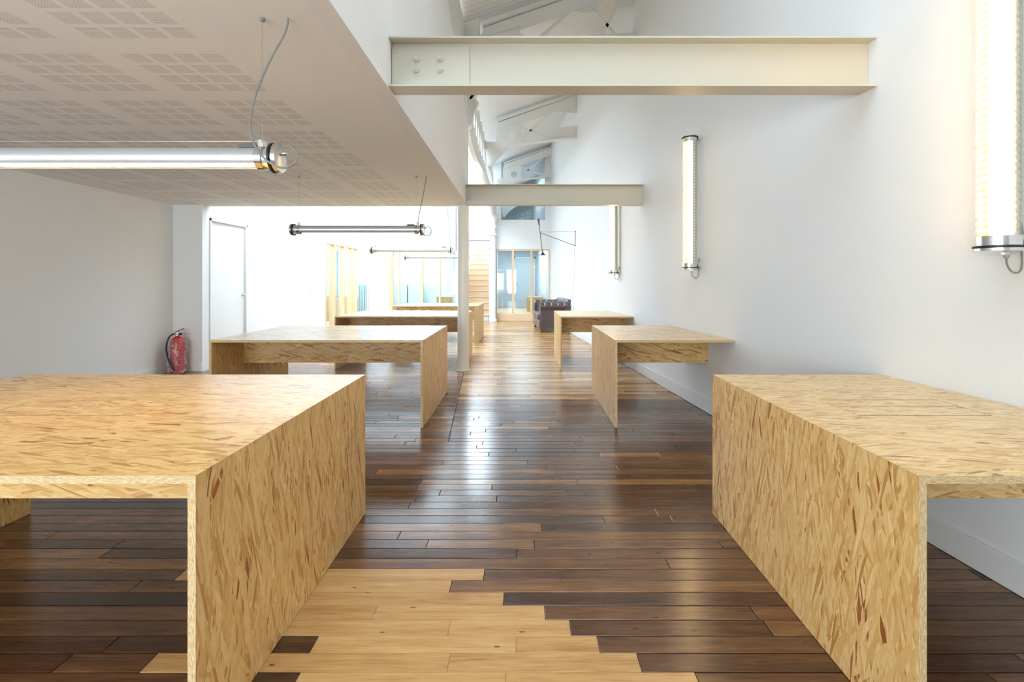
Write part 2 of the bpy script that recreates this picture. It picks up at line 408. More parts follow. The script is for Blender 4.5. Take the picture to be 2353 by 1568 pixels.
# right wall (slightly askew)
mb = MB()
y0, y1 = -2.7, 21.2
mb.hexa([(wall_x(y0), y0, -.05), (wall_x(y0)+.2, y0, -.05), (wall_x(y1)+.2, y1, -.05), (wall_x(y1), y1, -.05),
         (wall_x(y0), y0, 6.4), (wall_x(y0)+.2, y0, 6.4), (wall_x(y1)+.2, y1, 6.4), (wall_x(y1), y1, 6.4)])
swall('wall_right', mb)
def skew_board(name, ya, yb, z0, z1, t, mat):
    mb = MB()
    mb.hexa([(wall_x(ya)-t, ya, z0), (wall_x(ya)-.001, ya, z0), (wall_x(yb)-.001, yb, z0), (wall_x(yb)-t, yb, z0),
             (wall_x(ya)-t, ya, z1), (wall_x(ya)-.001, ya, z1), (wall_x(yb)-.001, yb, z1), (wall_x(yb)-t, yb, z1)])
    return struct(mb.build(name, mat, bevel=.003))
skew_board('baseboard_right', -2.6, 15.55, .0012, .128, .016, WHITE_S)
# left wall under the mezzanine, stub wall, door wall
swall('wall_left', MB().box(-4.97, -4.77, -2.7, 7.0, -.05, 2.36))
swall('wall_stub', MB().box(-4.97, XD, 6.90, 7.03, -.05, 2.36))
struct(MB().box(-4.768, -4.754, -2.6, 6.88, .0012, .105).build('baseboard_left', WHITE_S, bevel=.003))
struct(MB().box(-4.75, XD-.002, 6.882, 6.898, .0012, .118).build('baseboard_stub', WHITE_S, bevel=.003))
# door wall with openings: door 7.09..8.0, glazed 11.23..13.42 and 13.46..14.6
DT = 2.125
mb = MB()
mb.box(XD-.12, XD, 7.03, 7.06, -.05, 5.2).box(XD-.12, XD, 7.06, 8.02, DT, 5.2).box(XD-.12, XD, 8.02, 11.23, -.05, 5.2)
mb.box(XD-.12, XD, 11.23, 14.62, DT+.01, 5.2).box(XD-.12, XD, 14.605, 14.78, -.05, 5.2)
swall('wall_door_side', mb)
struct(MB().box(XD+.001, XD+.014, 8.03, 11.2, .0012, .11).build('baseboard_door_side', WHITE_S, bevel=.003))
# door
d1 = bpy.data.objects.new('door_1', None); COL.objects.link(d1); d1.location = (XD, 7.54, 0); struct(d1)
MB().box(XD-.07, XD-.022, 7.095, 7.985, .004, DT-.045).build('door_leaf', WHITE_S, d1, bevel=.002)
mb = MB().box(XD-.10, XD+.012, 7.062, 7.092, 0, DT).box(XD-.10, XD+.012, 7.988, 8.018, 0, DT).box(XD-.10, XD+.012, 7.062, 8.018, DT-.04, DT)
mb.build('door_frame', WHITE_S, d1, bevel=.002)
for zz in (1.84, 1.0, .25): MB().box(XD-.024, XD-.004, 7.078, 7.118, zz-.045, zz+.045).build('hinge', STEEL, d1, bevel=.002)
mb = MB().cyl((XD-.022, 7.93, 1.03), (XD+.035, 7.93, 1.03), .009).tube([(XD+.03, 7.93, 1.03), (XD+.033, 7.87, 1.03), (XD+.033, 7.81, 1.028)], .009)
mb.lathe([(.026, 0), (.026, .008), (.02, .01)], (XD-.022, 7.93, 1.03), (1, 0, 0)).build('handle', STEEL, d1)
# light switch
sw = thing('light_switch', 'small white light switch on the wall between the white door and the glazed partition', 'switch', (XD, 10.48, 1.05))
MB().box(XD+.001, XD+.011, 10.44, 10.52, 1.01, 1.13).build('plate', WHITE_S, sw, bevel=.002)
MB().box(XD+.011, XD+.016, 10.46, 10.50, 1.04, 1.10).build('rocker', GREYM, sw, bevel=.001)

# back wall of the left aisle
GX0, GX1 = -3.86, -1.90
WX0, WX1, WZ0, WZ1 = -2.58, -1.985, 3.04, 4.35
mb = MB()
mb.box(XD-.12, GX0, YL, YL+.14, -.05, 5.2)
mb.box(GX0, GX1, YL, YL+.14, 2.10, WZ0)
mb.box(GX0, WX0, YL, YL+.14, WZ0, WZ1).box(WX1, GX1, YL, YL+.14, WZ0, WZ1).box(GX0, GX1, YL, YL+.14, WZ1, 5.2)
mb.box(GX1-.02, GX1+.05, YL, YB+.14, -.05, 2.25).box(GX1-.02, GX1+.05, YL, YB+.14, 2.25, 5.2)
swall('wall_aisle_back', mb)
struct(MB().box(XD, GX0-.01, YL-.014, YL-.001, .0012, .11).build('baseboard_aisle', WHITE_S, bevel=.003))
def window(n, parts_fn):
    o = bpy.data.objects.new('window_%d' % n, None); COL.objects.link(o); struct(o); parts_fn(o); return o
def w1(o):
    MB().box(WX0, WX1, YL+.05, YL+.056, WZ0, WZ1).build('pane', PANEW, o)
    MB().box(WX0, WX1, YL+.001, YL+.14, WZ0-.02, WZ0).build('sill', WHITE_S, o)
window(1, w1)
# nave back wall
NX0, NX1 = -.80, .872
TX0, TX1, TZ0, TZ1 = GX1+.05, -1.06, 3.35, 4.95   # tall gable window over the stairs
UX0, UX1, UZ0 = -.64, .715, 3.13
xw = wall_x(YB)
mb = MB()
mb.box(-1.02, NX0, YB, YB+.14, -.05, 2.22)
mb.box(GX1+.05, NX0, YB, YB+.14, 2.25, TZ0).box(GX1+.05, NX0, YB, YB+.14, TZ1, 5.6).box(TX1, NX0, YB, YB+.14, TZ0, TZ1).box(NX0-.001, xw+.1, YB, YB+.14, 2.22, UZ0)
mb.box(NX0, UX0, YB, YB+.14, UZ0, 5.6).box(UX1, xw+.1, YB, YB+.14, UZ0, 5.8)
mb.box(NX1, xw+.1, YB, YB+.14, -.05, 2.22)
swall('wall_back', mb)
struct(MB().box(GX1+.06, -1.0, YB-.05, YB-.001, 2.50, 2.545).build('trim_1', WHITE_S, bevel=.003))
def w2(o):
    MB().box(UX0, UX1, YB+.06, YB+.066, UZ0, 5.45).build('pane', PANE, o)
    MB().box(UX0, UX1, YB+.001, YB+.13, UZ0-.02, UZ0).build('sill', WHITE_S, o)
window(2, w2)
def w7(o):
    MB().box(TX0, TX1, YB+.06, YB+.066, TZ0, TZ1).build('pane', PANEW, o)
    mb = MB().box(TX0, TX1, YB+.03, YB+.09, TZ0, TZ0+.04).box(TX0, TX1, YB+.03, YB+.09, TZ1-.04, TZ1).box(TX0, TX0+.04, YB+.03, YB+.09, TZ0+.04, TZ1-.04).box(TX1-.04, TX1, YB+.03, YB+.09, TZ0+.04, TZ1-.04)
    mb.build('window_frame', WHITE_S, o)
window(7, w7)
# timber glazed partition under it
gp = thing('glazed_partition', 'three-pane timber framed glazed partition with a wooden step, beside the dark sofa', 'partition', (.04, YB, 0))
mb = MB().box(NX0, NX1, YB+.01, YB+.09, 2.175, 2.218).box(NX0, NX1, YB+.01, YB+.09, .215, .235)
mb.build('frame_rail', OAK_H, gp, bevel=.003)
px_s = [((1141-VX)*YB/F, .02), ((1178.5-VX)*YB/F, .065), ((1221-VX)*YB/F, .065), ((1263-VX)*YB/F, .055)]
for x, w in px_s: MB().box(x-w/2, x+w/2, YB+.008, YB+.092, .235, 2.175).build('post', OAK_V, gp, bevel=.003)
for a, b in zip(px_s[:-1], px_s[1:]): MB().box(a[0]+a[1]/2, b[0]-b[1]/2, YB+.045, YB+.053, .235, 2.175).build('pane', PANE, gp)
MB().box(NX0, NX1, YB-.002, YB+.10, .0, .215).build('threshold', OAK_H, gp, bevel=.004)

# rooms behind the glass
swall('floor_office', MB().box(GX1+.05, xw, YB+.141, 21, .0, .205), OAK_H)
mb = MB().box(-1.02, -.90, YB+.14, 19.6, 0, 2.6).box(-1.0, xw+.2, 19.4, 19.6, 0, 2.6)
swall('wall_office', mb, GREY)
swall('ceiling_office', MB().box(-1.0, xw, YB+.14, 19.6, 2.42, 2.62), GREY)
d2 = bpy.data.objects.new('door_2', None); COL.objects.link(d2); d2.location = (.0, 19.4, .2); struct(d2)
MB().box(-.27, .45, 19.35, 19.39, .21, 2.1).build('door_leaf', GREY, d2, bevel=.004)
mb = MB().box(-.33, -.27, 19.33, 19.40, .21, 2.16).box(.45, .51, 19.33, 19.40, .21, 2.16).box(-.33, .51, 19.33, 19.40, 2.1, 2.16)
mb.build('door_frame', GREYM, d2, bevel=.004)
MB().lathe([(.012, 0), (.012, .04), (.034, .05), (.036, .075), (.02, .09)], (-.20, 19.35, 1.14), (0, -1, 0)).build('knob', STEEL, d2)
# upper room: dark back wall and second truss seen through the lunette
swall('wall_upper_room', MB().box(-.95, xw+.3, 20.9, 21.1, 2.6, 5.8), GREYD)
swall('wall_upper_side', MB().box(-.95, -.88, YB+.14, 21, 2.6, 5.8), GREY)
swall('wall_loft', MB().box(-3.6, -1.95, YL+1.1, YL+1.2, 3.0, 5.2), BLUEW)
# room left of stairs (through the front-facing glazing)
mb = MB().box(-5.4, GX1, 18.6, 18.75, 0, 1.15)
RW = [(-4.86, -4.54), (-4.40, -4.15), (-3.93, -3.70), (-3.62, -3.42)]
last = -5.4
for a, b in RW:
    mb.box(last, a, 18.6, 18.75, 1.15, 2.6); last = b
mb.box(last, GX1, 18.6, 18.75, 1.15, 2.6).box(-5.4, GX1, 18.6, 18.75, 2.55, 3.0)
swall('wall_meeting_room', mb, BLUEW)
swall('wall_meeting_side', MB().box(GX1-.12, GX1-.02, YL+.14, 18.75, 0, 3.0), BLUEW)
swall('ceiling_meeting_room', MB().box(-6.6, GX1, YL+.14, 18.75, 2.75, 3.0), WHITE)
def w3(o):
    for a, b in RW:
        m = (a+b)/2
        MB().box(a, a+.03, 18.62, 18.70, 1.15, 2.55).box(b-.03, b, 18.62, 18.70, 1.15, 2.55).box(a, b, 18.62, 18.70, 1.15, 1.18).build('window_frame', WHITE_S, o)
        MB().box(a, b, 18.66, 18.664, 1.15, 2.55).build('pane', PANEW, o)
window(3, w3)
# room behind the side glazing
swall('wall_side_room', MB().box(-6.7, -6.6, 9.5, 16.25, 0, 3.0), WHITE)
swall('wall_side_room_back', MB().box(-6.6, -4.62, 16.1, 16.25, 0, 3.0), BLUEW)
swall('wall_meeting_left', MB().box(-5.4, -5.3, 16.25, 18.75, 0, 3.0), BLUEW)
swall('wall_side_room_end', MB().box(-6.6, XD-.12, 9.4, 9.5, 0, 3.0), WHITE)
swall('ceiling_side_room', MB().box(-6.6, XD-.12, 9.5, YL+.14, 2.75, 3.0), WHITE)
swall('floor_side_room', MB().box(-6.7, -4.99, 9.4, 18.75, -.2, 0), OAK_H)
# fronts of the roof voids / high walls
swall('wall_aisle_left_upper', MB().box(XD-.12, XD, 6.9, YL+.14, 5.2, 5.4))
swall('wall_front', MB().box(-5.0, 2.5, -2.9, -2.7, -.05, .4).box(-5.0, -4.55, -2.9, -2.7, .4, 2.0).box(-.35, 2.5, -2.9, -2.7, .4, 2.0).box(-5.0, 2.5, -2.9, -2.7, 2.0, 6.4))

# ------------------------------------------------------------------ mezzanine
MZ = 2.28
YM = 7.06
mb = MB()
e0, e1 = edge_x(-2.7), edge_x(YM)
mb.hexa([(-4.8, -2.7, MZ), (e0-.012, -2.7, MZ), (e1-.012, YM, MZ), (-4.8, YM, MZ), (-4.8, -2.7, 2.62), (e0-.012, -2.7, 2.62), (e1-.012, YM, 2.62), (-4.8, YM, 2.62)])
ceil = struct(mb.build('ceiling', SOFFIT))
# fascia / infill wall above the edge, cut by the arch beside the iron bracket
def fas(u, v): return Vector((edge_x(u), u, v))
arch = [(7.05, 3.41), (6.8, 3.50), (6.42, 3.60), (5.9, 3.76), (5.45, 3.90), (5.0, 4.02), (4.2, 4.13), (3.2, 4.2), (-2.7, 4.3)]
swall('wall_mezzanine', MB().sheet([(-2.7, MZ-.004), (7.05, MZ-.004)]+arch, [], fas, (-.09, 0, 0)))
swall('wall_mezzanine_end', MB().box(-4.4, e1-.09, YM-.12, YM-.01, 2.62, 5.2))
# arched iron rib along the top of the infill
mb = MB()
pts = [Vector((edge_x(u)-.02, u, v+.03)) for u, v in arch]
for a, b in zip(pts[:-1], pts[1:]): mb.bar(a, b, .06, .05)
tag(mb.build('arched_rib', IRON), 'long arched iron rib closing the top of the white mezzanine wall', 'roof rib')
tag(MB().sheet([(7.05, 3.46), (7.05, 4.8), (-2.7, 4.8), (-2.7, 4.38), (3.2, 4.28), (4.2, 4.21), (5.0, 4.1), (5.45, 3.98), (5.9, 3.84), (6.42, 3.68)], [], lambda u, v: Vector((edge_x(u)-.05, u, v)), (-.04, 0, 0)).build('spandrel_plate', IRON), 'flat iron spandrel plate above the arched rib of the mezzanine wall', 'roof girder')

# beams
def ibeam(name, label, y, zb, h, wf, xa, loc_fn):
    o = thing(name, label, 'beam', ((xa+1.5)/2, y+wf/2, zb), 'cream steel beams under the roof')
    tf, tw = .0102, .0066
    def strip(nm, ya, yb, z0, z1):
        mb = MB(); xl = lambda yy: edge_x(yy)+.001; xr = lambda yy: wall_x(yy)-.001
        mb.hexa([(xl(ya), ya, z0), (xr(ya), ya, z0), (xr(yb), yb, z0), (xl(yb), yb, z0), (xl(ya), ya, z1), (xr(ya), ya, z1), (xr(yb), yb, z1), (xl(yb), yb, z1)])
        return mb.build(nm, CREAM, o, bevel=.002)
    strip('flange', y, y+wf, zb, zb+tf); strip('flange', y, y+wf, zb+h-tf, zb+h)
    yc = y+wf/2; strip('web', yc-tw/2, yc+tw/2, zb+tf, zb+h-tf)
    return o, yc-tw/2
b1, yw = ibeam('steel_beam', 'wide cream steel I-beam in front, bolted plate at its mezzanine end', 2.715, 2.287, .27, .135, -.71, None)
xe = edge_x(2.78)
MB().box(xe+.003, xe+.43, yw-.010, yw-.0005, 2.318, 2.528).build('splice_plate', CREAM, b1, bevel=.002)
for bx in (.14, .27):
    for bz in (2.395, 2.455):
        MB().lathe([(.017, 0), (.017, .012), (.009, .013), (.009, .022)], (xe+bx, yw-.010, bz), (0, -1, 0), 6, smooth=False).build('bolt', CREAM, b1)
b2, yw2 = ibeam('steel_beam', 'shorter looking cream steel beam behind, above the white round column', 6.66, 2.245, .272, .135, -.75, None)
xe = edge_x(6.7)
for bx in (.05, .19):
    for bz in (2.355, 2.41):
        MB().lathe([(.017, 0), (.017, .012)], (xe+bx, yw2-.0005, bz), (0, -1, 0), 6, smooth=False).build('bolt', CREAM, b2)

# columns
cl = thing('round_column', 'cream painted round column at the end of the mezzanine, beside the desks', 'column', (-.812, 7.0, 0))
MB().cyl((-.812, 6.975, .012), (-.812, 6.975, MZ-.001), .079, 32).build('shaft', CREAM2, cl)
MB().lathe([(.092, 0), (.092, .01), (.082, .022)], (-.812, 6.975, .001), (0, 0, 1), 32).build('base_ring', CREAM2, cl)
cx2, cy2 = -.885, 15.38
cl = thing('cast_iron_column', 'slim white cast-iron column with ringed capital beside the wooden staircase', 'column', (cx2, cy2, 0))
MB().lathe([(.12, 0), (.12, .06), (.10, .09), (.088, .14), (.085, 2.6)], (cx2, cy2, .001), (0, 0, 1), 24).build('shaft', WHITE_S, cl)
MB().lathe([(.085, 0), (.125, .03), (.125, .06), (.09, .09), (.088, .22), (.12, .25), (.12, .28), (.092, .30), (.10, .42), (.15, .55), (.165, .58), (.165, .66), (.11, .7), (.11, 1.3)], (cx2, cy2, 2.601), (0, 0, 1), 24).build('capital', WHITE_S, cl)
# lattice girder between the arcade columns
def gird(u, v): return Vector((-.81-.0065*(u-7), u, v))
ou = [(7.2, 3.62), (7.9, 3.52), (8.6, 3.45), (9.4, 3.47), (10.2, 3.55), (11.2, 3.6), (12.2, 3.56), (13.2, 3.52), (14.2, 3.45), (15.0, 3.25), (15.25, 3.22), (15.25, 4.55)]
wavy = [(15.25-.2*i, 4.5+.07*math.sin(i*1.9)+(.14 if i > 30 else 0)) for i in range(1, 41)]
holes = []
for i in range(17):
    yc = 7.75+i*.45; zc = 4.02+.03*math.sin(i)
    holes.append([(yc+.13*math.cos(a*PI/3), zc+.20*math.sin(a*PI/3)) for a in range(6)])
og = thing('iron_arcade_girder', 'white perforated iron girder running above the aisle towards the back wall', 'roof girder', (-.83, 11, 4))
MB().sheet(ou+wavy, holes, gird, (-.05, 0, 0)).build('web', IRON, og)
mb = MB()
for a, b in zip(ou[:10], ou[1:11]): mb.bar(gird(*a)+Vector((-.025, 0, 0)), gird(*b)+Vector((-.025, 0, 0)), .07, .03)
mb.build('flange', IRON, og)
# bracket at the near column head
ob = thing('roof_bracket', 'scrolled iron bracket and plate on the mezzanine corner under the roof', 'bracket', (-.75, 7.1, 3.4))
bk = [(1066, 205), (1085, 205), (1096, 217), (1090, 228), (1100, 236), (1094, 250), (1088, 262), (1087, 275), (1082, 292), (1077, 296), (1072, 270)]
MB().sheet([(P(a, b, 7.1).x, P(a, b, 7.1).z) for a, b in bk], [], lambda u, v: Vector((u, 7.07, v)), (0, .10, 0)).build('console', IRON, ob, bevel=.004)
xa_, xb_ = P(1045, 0, 7.1).x, P(1102, 0, 7.1).x
MB().box(xa_, xb_, 7.075, 7.17, P(0, 206, 7.1).z, 5.0).build('plate', IRON, ob, bevel=.006)

# roof trusses
def bpt(px, py): return ((px-VX)*.009784, H+(HY-py)*.009784)
def truss(label, y, cross):
    xr = wall_x(y)-.001
    o = thing('roof_truss', label, 'truss', (.2, y, 4), 'half trusses against the white wall')
    fn = lambda u, v: Vector((min(u, xr), y, v))
    d = (0, .07, 0)
    fn2 = lambda u, v: Vector((min(u, xr), y+.02, v)); fn3 = lambda u, v: Vector((min(u, xr), y+.012, v))
    sl = .345; a = bpt(1143, 281); lo = bpt(1197, 277)
    topz = lambda x: a[1]+sl*(x-a[0])
    MB().sheet([(a[0], topz(a[0])-.01), (xr, topz(xr)), (xr, topz(xr)-.20), (lo[0], topz(lo[0])-.22), (lo[0], topz(lo[0])-.16), (a[0], topz(a[0])-.14)], [], fn, d).build('top_chord', IRON, o)
    mb = MB(); mb.bar((a[0], y+.035, topz(a[0])+.02), (xr, y+.035-.0, topz(xr)+.02), .16, .03); mb.build('top_flange', IRON, o)
    hc = bpt(1175, 313); hole = [(hc[0]+.105*math.cos(k*PI/3+PI/6), hc[1]+.105*math.sin(k*PI/3+PI/6)) for k in range(6)]
    web = [bpt(*q) for q in [(1140, 290), (1197, 266), (1197, 331), (1180, 337), (1165, 345), (1150, 357), (1137, 372), (1128, 384), (1121, 384), (1113, 325), (1140, 325)]]
    MB().sheet(web, [hole], fn2, (0, .03, 0)).build('web_plate', IRON, o)
    arcp = [bpt(*q) for q in [(1125, 385), (1137, 370), (1150, 356), (1165, 344.5), (1180, 337), (1197, 331), (1225, 326.5), (1262, 322), (1300, 318.5), (1325, 316.5)]]
    sx = (arcp[-1][1]-arcp[-2][1])/(arcp[-1][0]-arcp[-2][0]); arcp[-1] = (xr, arcp[-2][1]+sx*(xr-arcp[-2][0])) if xr > arcp[-2][0] else arcp[-1]
    mb = MB()
    for p, q in zip(arcp[:-1], arcp[1:]): mb.bar((min(p[0], xr), y+.035, p[1]), (min(q[0], xr), y+.035, q[1]), .13, .035)
    mb.build('arched_chord', IRON, o)
    c = arcp[-1]
    g1 = [bpt(1245, 323), bpt(1268, 311), bpt(1287, 293), (min(1.0, xr-.01), bpt(0, 290)[1]), (xr, bpt(0, 288)[1]), (xr, c[1])]
    MB().sheet(g1, [], fn3, (0, .02, 0)).build('gusset', IRON, o)
    tx = lambda x: topz(x)-.15
    g2 = [(bpt(1262, 0)[0], tx(bpt(1262, 0)[0])), bpt(1272, 257), bpt(1280, 259), (min(.98, xr-.01), bpt(0, 259)[1]), (min(1.12, xr-.005), tx(1.05))] if cross else [(bpt(1262, 0)[0], tx(bpt(1262, 0)[0])), bpt(1272, 257), (xr, bpt(0, 259)[1]), (xr, tx(xr))]
    MB().sheet(g2, [], fn3, (0, .02, 0)).build('gusset', IRON, o)
    def br(p, q, w=.045):
        MB().bar((p[0], y+.042, p[1]), (q[0], y+.042, q[1]), .018, w).build('brace', IRON, o)
    br(bpt(1197, 318), bpt(1276, 250)); br(bpt(1197, 291), bpt(1264, 314)); br(bpt(1290, 255), bpt(1290, 295), .05)
    if cross:
        br((1.02, 5.08), (1.50, 4.5)); br((1.42, 5.28), (1.02, 4.5)); br((xr-.03, 5.5), (xr-.03, 4.45), .06)
        MB().sheet([(1.33, 5.10), (xr, 5.10), (xr, tx(xr)), (1.4, tx(1.4))], [], fn3, (0, .02, 0)).build('gusset', IRON, o)
    else: br((xr-.02, bpt(0, 230)[1]), (xr-.02, bpt(0, 318)[1]), .04)
    return o
truss('white iron half truss above the front cream beam, with crossed braces', 7.10, True)
truss('white iron half truss with round hole seen between the two cream beams', 11.35, False)
truss('white iron half truss in front of the high glazed lunette', 15.42, False)
truss('iron half truss inside the dark room behind the high lunette', 20.2, False)
# roofs
def roof_piece(xl, xr_, ya, yb):
    mb.hexa([(xl, ya, roof_z(xl)), (xr_, ya, roof_z(xr_)), (xr_, yb, roof_z(xr_)), (xl, yb, roof_z(xl)), (xl, ya, roof_z(xl)+.1), (xr_, ya, roof_z(xr_)+.1), (xr_, yb, roof_z(xr_)+.1), (xl, yb, roof_z(xl)+.1)])
NS = (-.3, 1.3, -1.2, 3.0)
mb = MB(); roof_piece(-1.02, 2.45, -2.9, NS[2]); roof_piece(-1.02, 2.45, NS[3], 21.2); roof_piece(-1.02, NS[0], NS[2], NS[3]); roof_piece(NS[1], 2.45, NS[2], NS[3])
if 0: mb.hexa([(xl, -2.9, roof_z(xl)), (xr_, -2.9, roof_z(xr_)), (xr_, 21.2, roof_z(xr_)), (xl, 21.2, roof_z(xl)), (xl, -2.9, roof_z(xl)+.1), (xr_, -2.9, roof_z(xr_)+.1), (xr_, 21.2, roof_z(xr_)+.1), (xl, 21.2, roof_z(xl)+.1)])
struct(mb.build('ceiling_nave', ROOFB))
# left aisle roof with a long glazed skylight
SX0, SX1, SY0, SY1, SZ = -3.9, -1.35, 7.6, 14.2, 5.2
mb = MB().box(-4.6, SX0, 6.9, YL+.2, SZ, SZ+.12).box(SX1, -1.0, 6.9, YB+.2, SZ, SZ+.12).box(SX0, SX1, 6.9, SY0, SZ, SZ+.12).box(SX0, SX1, SY1, YB+.2, SZ, SZ+.12)
struct(mb.build('ceiling_aisle', WHITE))
swall('wall_aisle_head', MB().box(-1.06, -1.02, YM-.1, YB, 4.75, 5.3))
swall('wall_aisle_front', MB().box(-4.5, -.9, 6.85, 6.94, 2.62, 5.3))
def w4(o):
    for i in range(6):
        x = SX0+(SX1-SX0)*i/5
        MB().box(x-.025, x+.025, SY0, SY1, SZ+.02, SZ+.10).build('window_frame', WHITE_S, o)
    MB().box(SX0, SX1, SY0, SY1, SZ+.06, SZ+.066).build('pane', PANEW, o)
window(4, w4)
def w6(o):
    for x in (-.3, .2, .75, 1.3):
        MB().bar((x, NS[2], roof_z(x)+.05), (x, NS[3], roof_z(x)+.05), .05, .08).build('window_frame', WHITE_S, o)
    MB().hexa([(NS[0], NS[2], roof_z(NS[0])+.07), (NS[1], NS[2], roof_z(NS[1])+.07), (NS[1], NS[3], roof_z(NS[1])+.07), (NS[0], NS[3], roof_z(NS[0])+.07), (NS[0], NS[2], roof_z(NS[0])+.076), (NS[1], NS[2], roof_z(NS[1])+.076), (NS[1], NS[3], roof_z(NS[1])+.076), (NS[0], NS[3], roof_z(NS[0])+.076)]).build('pane', PANEW, o)
window(6, w6)  # unseen roof window, added to let fill into the near zone
# unseen front window behind the camera, added as fill for the near end
def w5(o):
    for x in (-4.55, -3.17, -1.78, -.4):
        MB().box(x, x+.05, -2.86, -2.74, .4, 2.0).build('window_frame', WHITE_S, o)
    MB().box(-4.55, -.35, -2.80, -2.795, .4, 2.0).build('pane', PANEW, o)
window(5, w5)

# ------------------------------------------------------------------ desks
def desk(name, label, y0, depth, xl, xr, two_legs, hatch, group, zt=.74, t=.0205, leg_t=None, mats=(OSB, OSB_EDGE), aprons=(.495, .885), ap_h=.25):
    """xl: left x; xr(y): right edge"""
    off = (R.uniform(0, 20), R.uniform(0, 20)); y1 = y0+depth
    o = thing(name, label, 'desk', ((xl+xr(y0))/2, y0+depth/2, 0), group)
    lt = leg_t or t
    mitre_l = two_legs or not (name == '')
    left_leg = True; right_leg = two_legs
    left_leg = left_leg
    # top with a cut-out for the two cable lids
    hx0, hx1, hy0, hy1 = hatch
    ys = [y0, hy0, hy1, y1]
    mb = MB()
    def xs(y): return [xl, hx0, hx1, xr(y)]
    for iz, z in ((0, zt), (1, zt-t)):
        for j in range(3):
            for i in range(3):
                if i == 1 and j == 1: continue
                q = []
                for (ii, jj) in ((i, j), (i+1, j), (i+1, j+1), (i, j+1)):
                    x = xs(ys[jj])[ii]
                    if iz == 1:
                        if ii == 0: x += lt
                        if ii == 3 and right_leg: x -= lt
                    q.append((x, ys[jj], z))
                mb.add(q, [(0, 1, 2, 3)], [[(p[0]+off[0], p[1]+off[1]) for p in q]], [0])
    def side(pts):
        mb.add(pts, [(0, 1, 2, 3)], [[(p[0]+p[1]*1.0, p[2]) for p in pts]], [1])
    for j, y in ((0, y0), (3, y1)):
        for i in range(3):
            a, b = xs(y)[i], xs(y)[i+1]
            a2 = a+(lt if i == 0 else 0); b2 = b-(lt if (i == 2 and right_leg) else 0)
            side([(a, y, zt), (b, y, zt), (b2, y, zt-t), (a2, y, zt-t)])
    for j in range(3):
        for end in (0, 3):
            xa, xb = xs(ys[j])[end], xs(ys[j+1])[end]; ins = lt if end == 0 else (-lt if right_leg else 0)
            side([(xa, ys[j], zt), (xb, ys[j+1], zt), (xb+ins, ys[j+1], zt-t), (xa+ins, ys[j], zt-t)])
    for (p, q) in (((hx0, hy0), (hx1, hy0)), ((hx1, hy0), (hx1, hy1)), ((hx1, hy1), (hx0, hy1)), ((hx0, hy1), (hx0, hy0))):
        side([(p[0], p[1], zt), (q[0], q[1], zt), (q[0], q[1], zt-t), (p[0], p[1], zt-t)])
    bm_top = mb
    top = bm_top.build('tabletop', list(mats), o)
    me = top.data; bm = bmesh.new(); bm.from_mesh(me); bmesh.ops.remove_doubles(bm, verts=bm.verts, dist=1e-5); bmesh.ops.recalc_face_normals(bm, faces=bm.faces); bm.to_mesh(me); bm.free()
    ym = hy0+(hy1-hy0)*.57
    for (a, b) in ((hy0+.009, ym-.0035), (ym+.0035, hy1-.008)):
        MB().box(hx0+.0035, hx1-.0035, a, b, zt-t, zt-.0004, 0, 2, 0, 1, off).build('cable_lid', list(mats), o)
    # side panels, two boards wide
    def panel(xo, xi, sgn):
        mb = MB(); o2 = (R.uniform(0, 20), R.uniform(0, 20))
        for a, b in ((y0, y0+depth/2-.0004), (y0+depth/2+.0004, y1)):
            lo, hi = (xo, xi) if xo < xi else (xi, xo)
            zo, zi = zt-.0002, zt-t
            zl, zh = (zo, zi) if xo < xi else (zi, zo)
            mb.hexa([(lo, a, .0015), (hi, a, .0015), (hi, b, .0015), (lo, b, .0015), (lo, a, zl), (hi, a, zh), (hi, b, zh), (lo, b, zl)], 2, 0, 0, 1, o2)
        mb.build('side_panel', [OSB_SIDE, mats[1]], o)
    panel(xl, xl+lt, 1)
    if right_leg: panel(xr(y0), xr(y0)-lt, -1)
    # aprons
    for dy in aprons:
        mb = MB(); ya = y0+dy; yb = ya+t
        xe = (lambda yy: xr(yy)-lt-.0003) if right_leg else (lambda yy: xr(yy))
        mb.hexa([(xl+lt+.0003, ya, zt-t-ap_h), (xe(ya), ya, zt-t-ap_h), (xe(yb), yb, zt-t-ap_h), (xl+lt+.0003, yb, zt-t-ap_h),
                 (xl+lt+.0003, ya, zt-t-.0002), (xe(ya), ya, zt-t-.0002), (xe(yb), yb, zt-t-.0002), (xl+lt+.0003, yb, zt-t-.0002)], 0, 1, 0, 1, (R.uniform(0, 20), R.uniform(0, 20)))
        mb.build('apron', [OSB_SIDE, mats[1]], o)
    return o
XL0, XL1 = -2.635, -.834
GL = 'strand board desks in the aisle'; GR = 'strand board desks against the white wall'
D = 1.397
lx = lambda y: XL1
def lh(y0): return (-2.02, -1.436, y0+.576, y0+.826)
desk('strand_board_desk', 'large strand board desk in front, below the long lit pendant tube lamp', 1.29, D, XL0, lx, True, lh(1.29), GL)
desk('strand_board_desk', 'free-standing strand board desk in front of the white door and red extinguisher', 4.25, D, XL0, lx, True, lh(4.25), GL)
desk('strand_board_desk', 'strand board desk passing behind the cream round column', 7.10, D, XL0, lx, True, lh(7.10), GL)
desk('strand_board_desk', 'smaller looking strand board desk last in the aisle row, thick legged, before the wooden stairs', 10.03, D, -2.575, lambda y: -.867, True, (-2.0, -1.42, 10.6, 10.86), GL, leg_t=.085, aprons=(.03, .885))
rx = lambda y: wall_x(y)-.002
def rh(x, y0): return (x+.229, x+.725, y0+.576, y0+.826)
desk('strand_board_desk', 'large wall-fixed strand board desk in front with two long cable lids', 1.29, D, 1.014, rx, False, rh(1.014, 1.29), GR)
desk('strand_board_desk', 'second wall-fixed strand board desk, below the middle wall lamp', 4.25, D+.02, .783, rx, False, rh(.783, 4.25), GR)
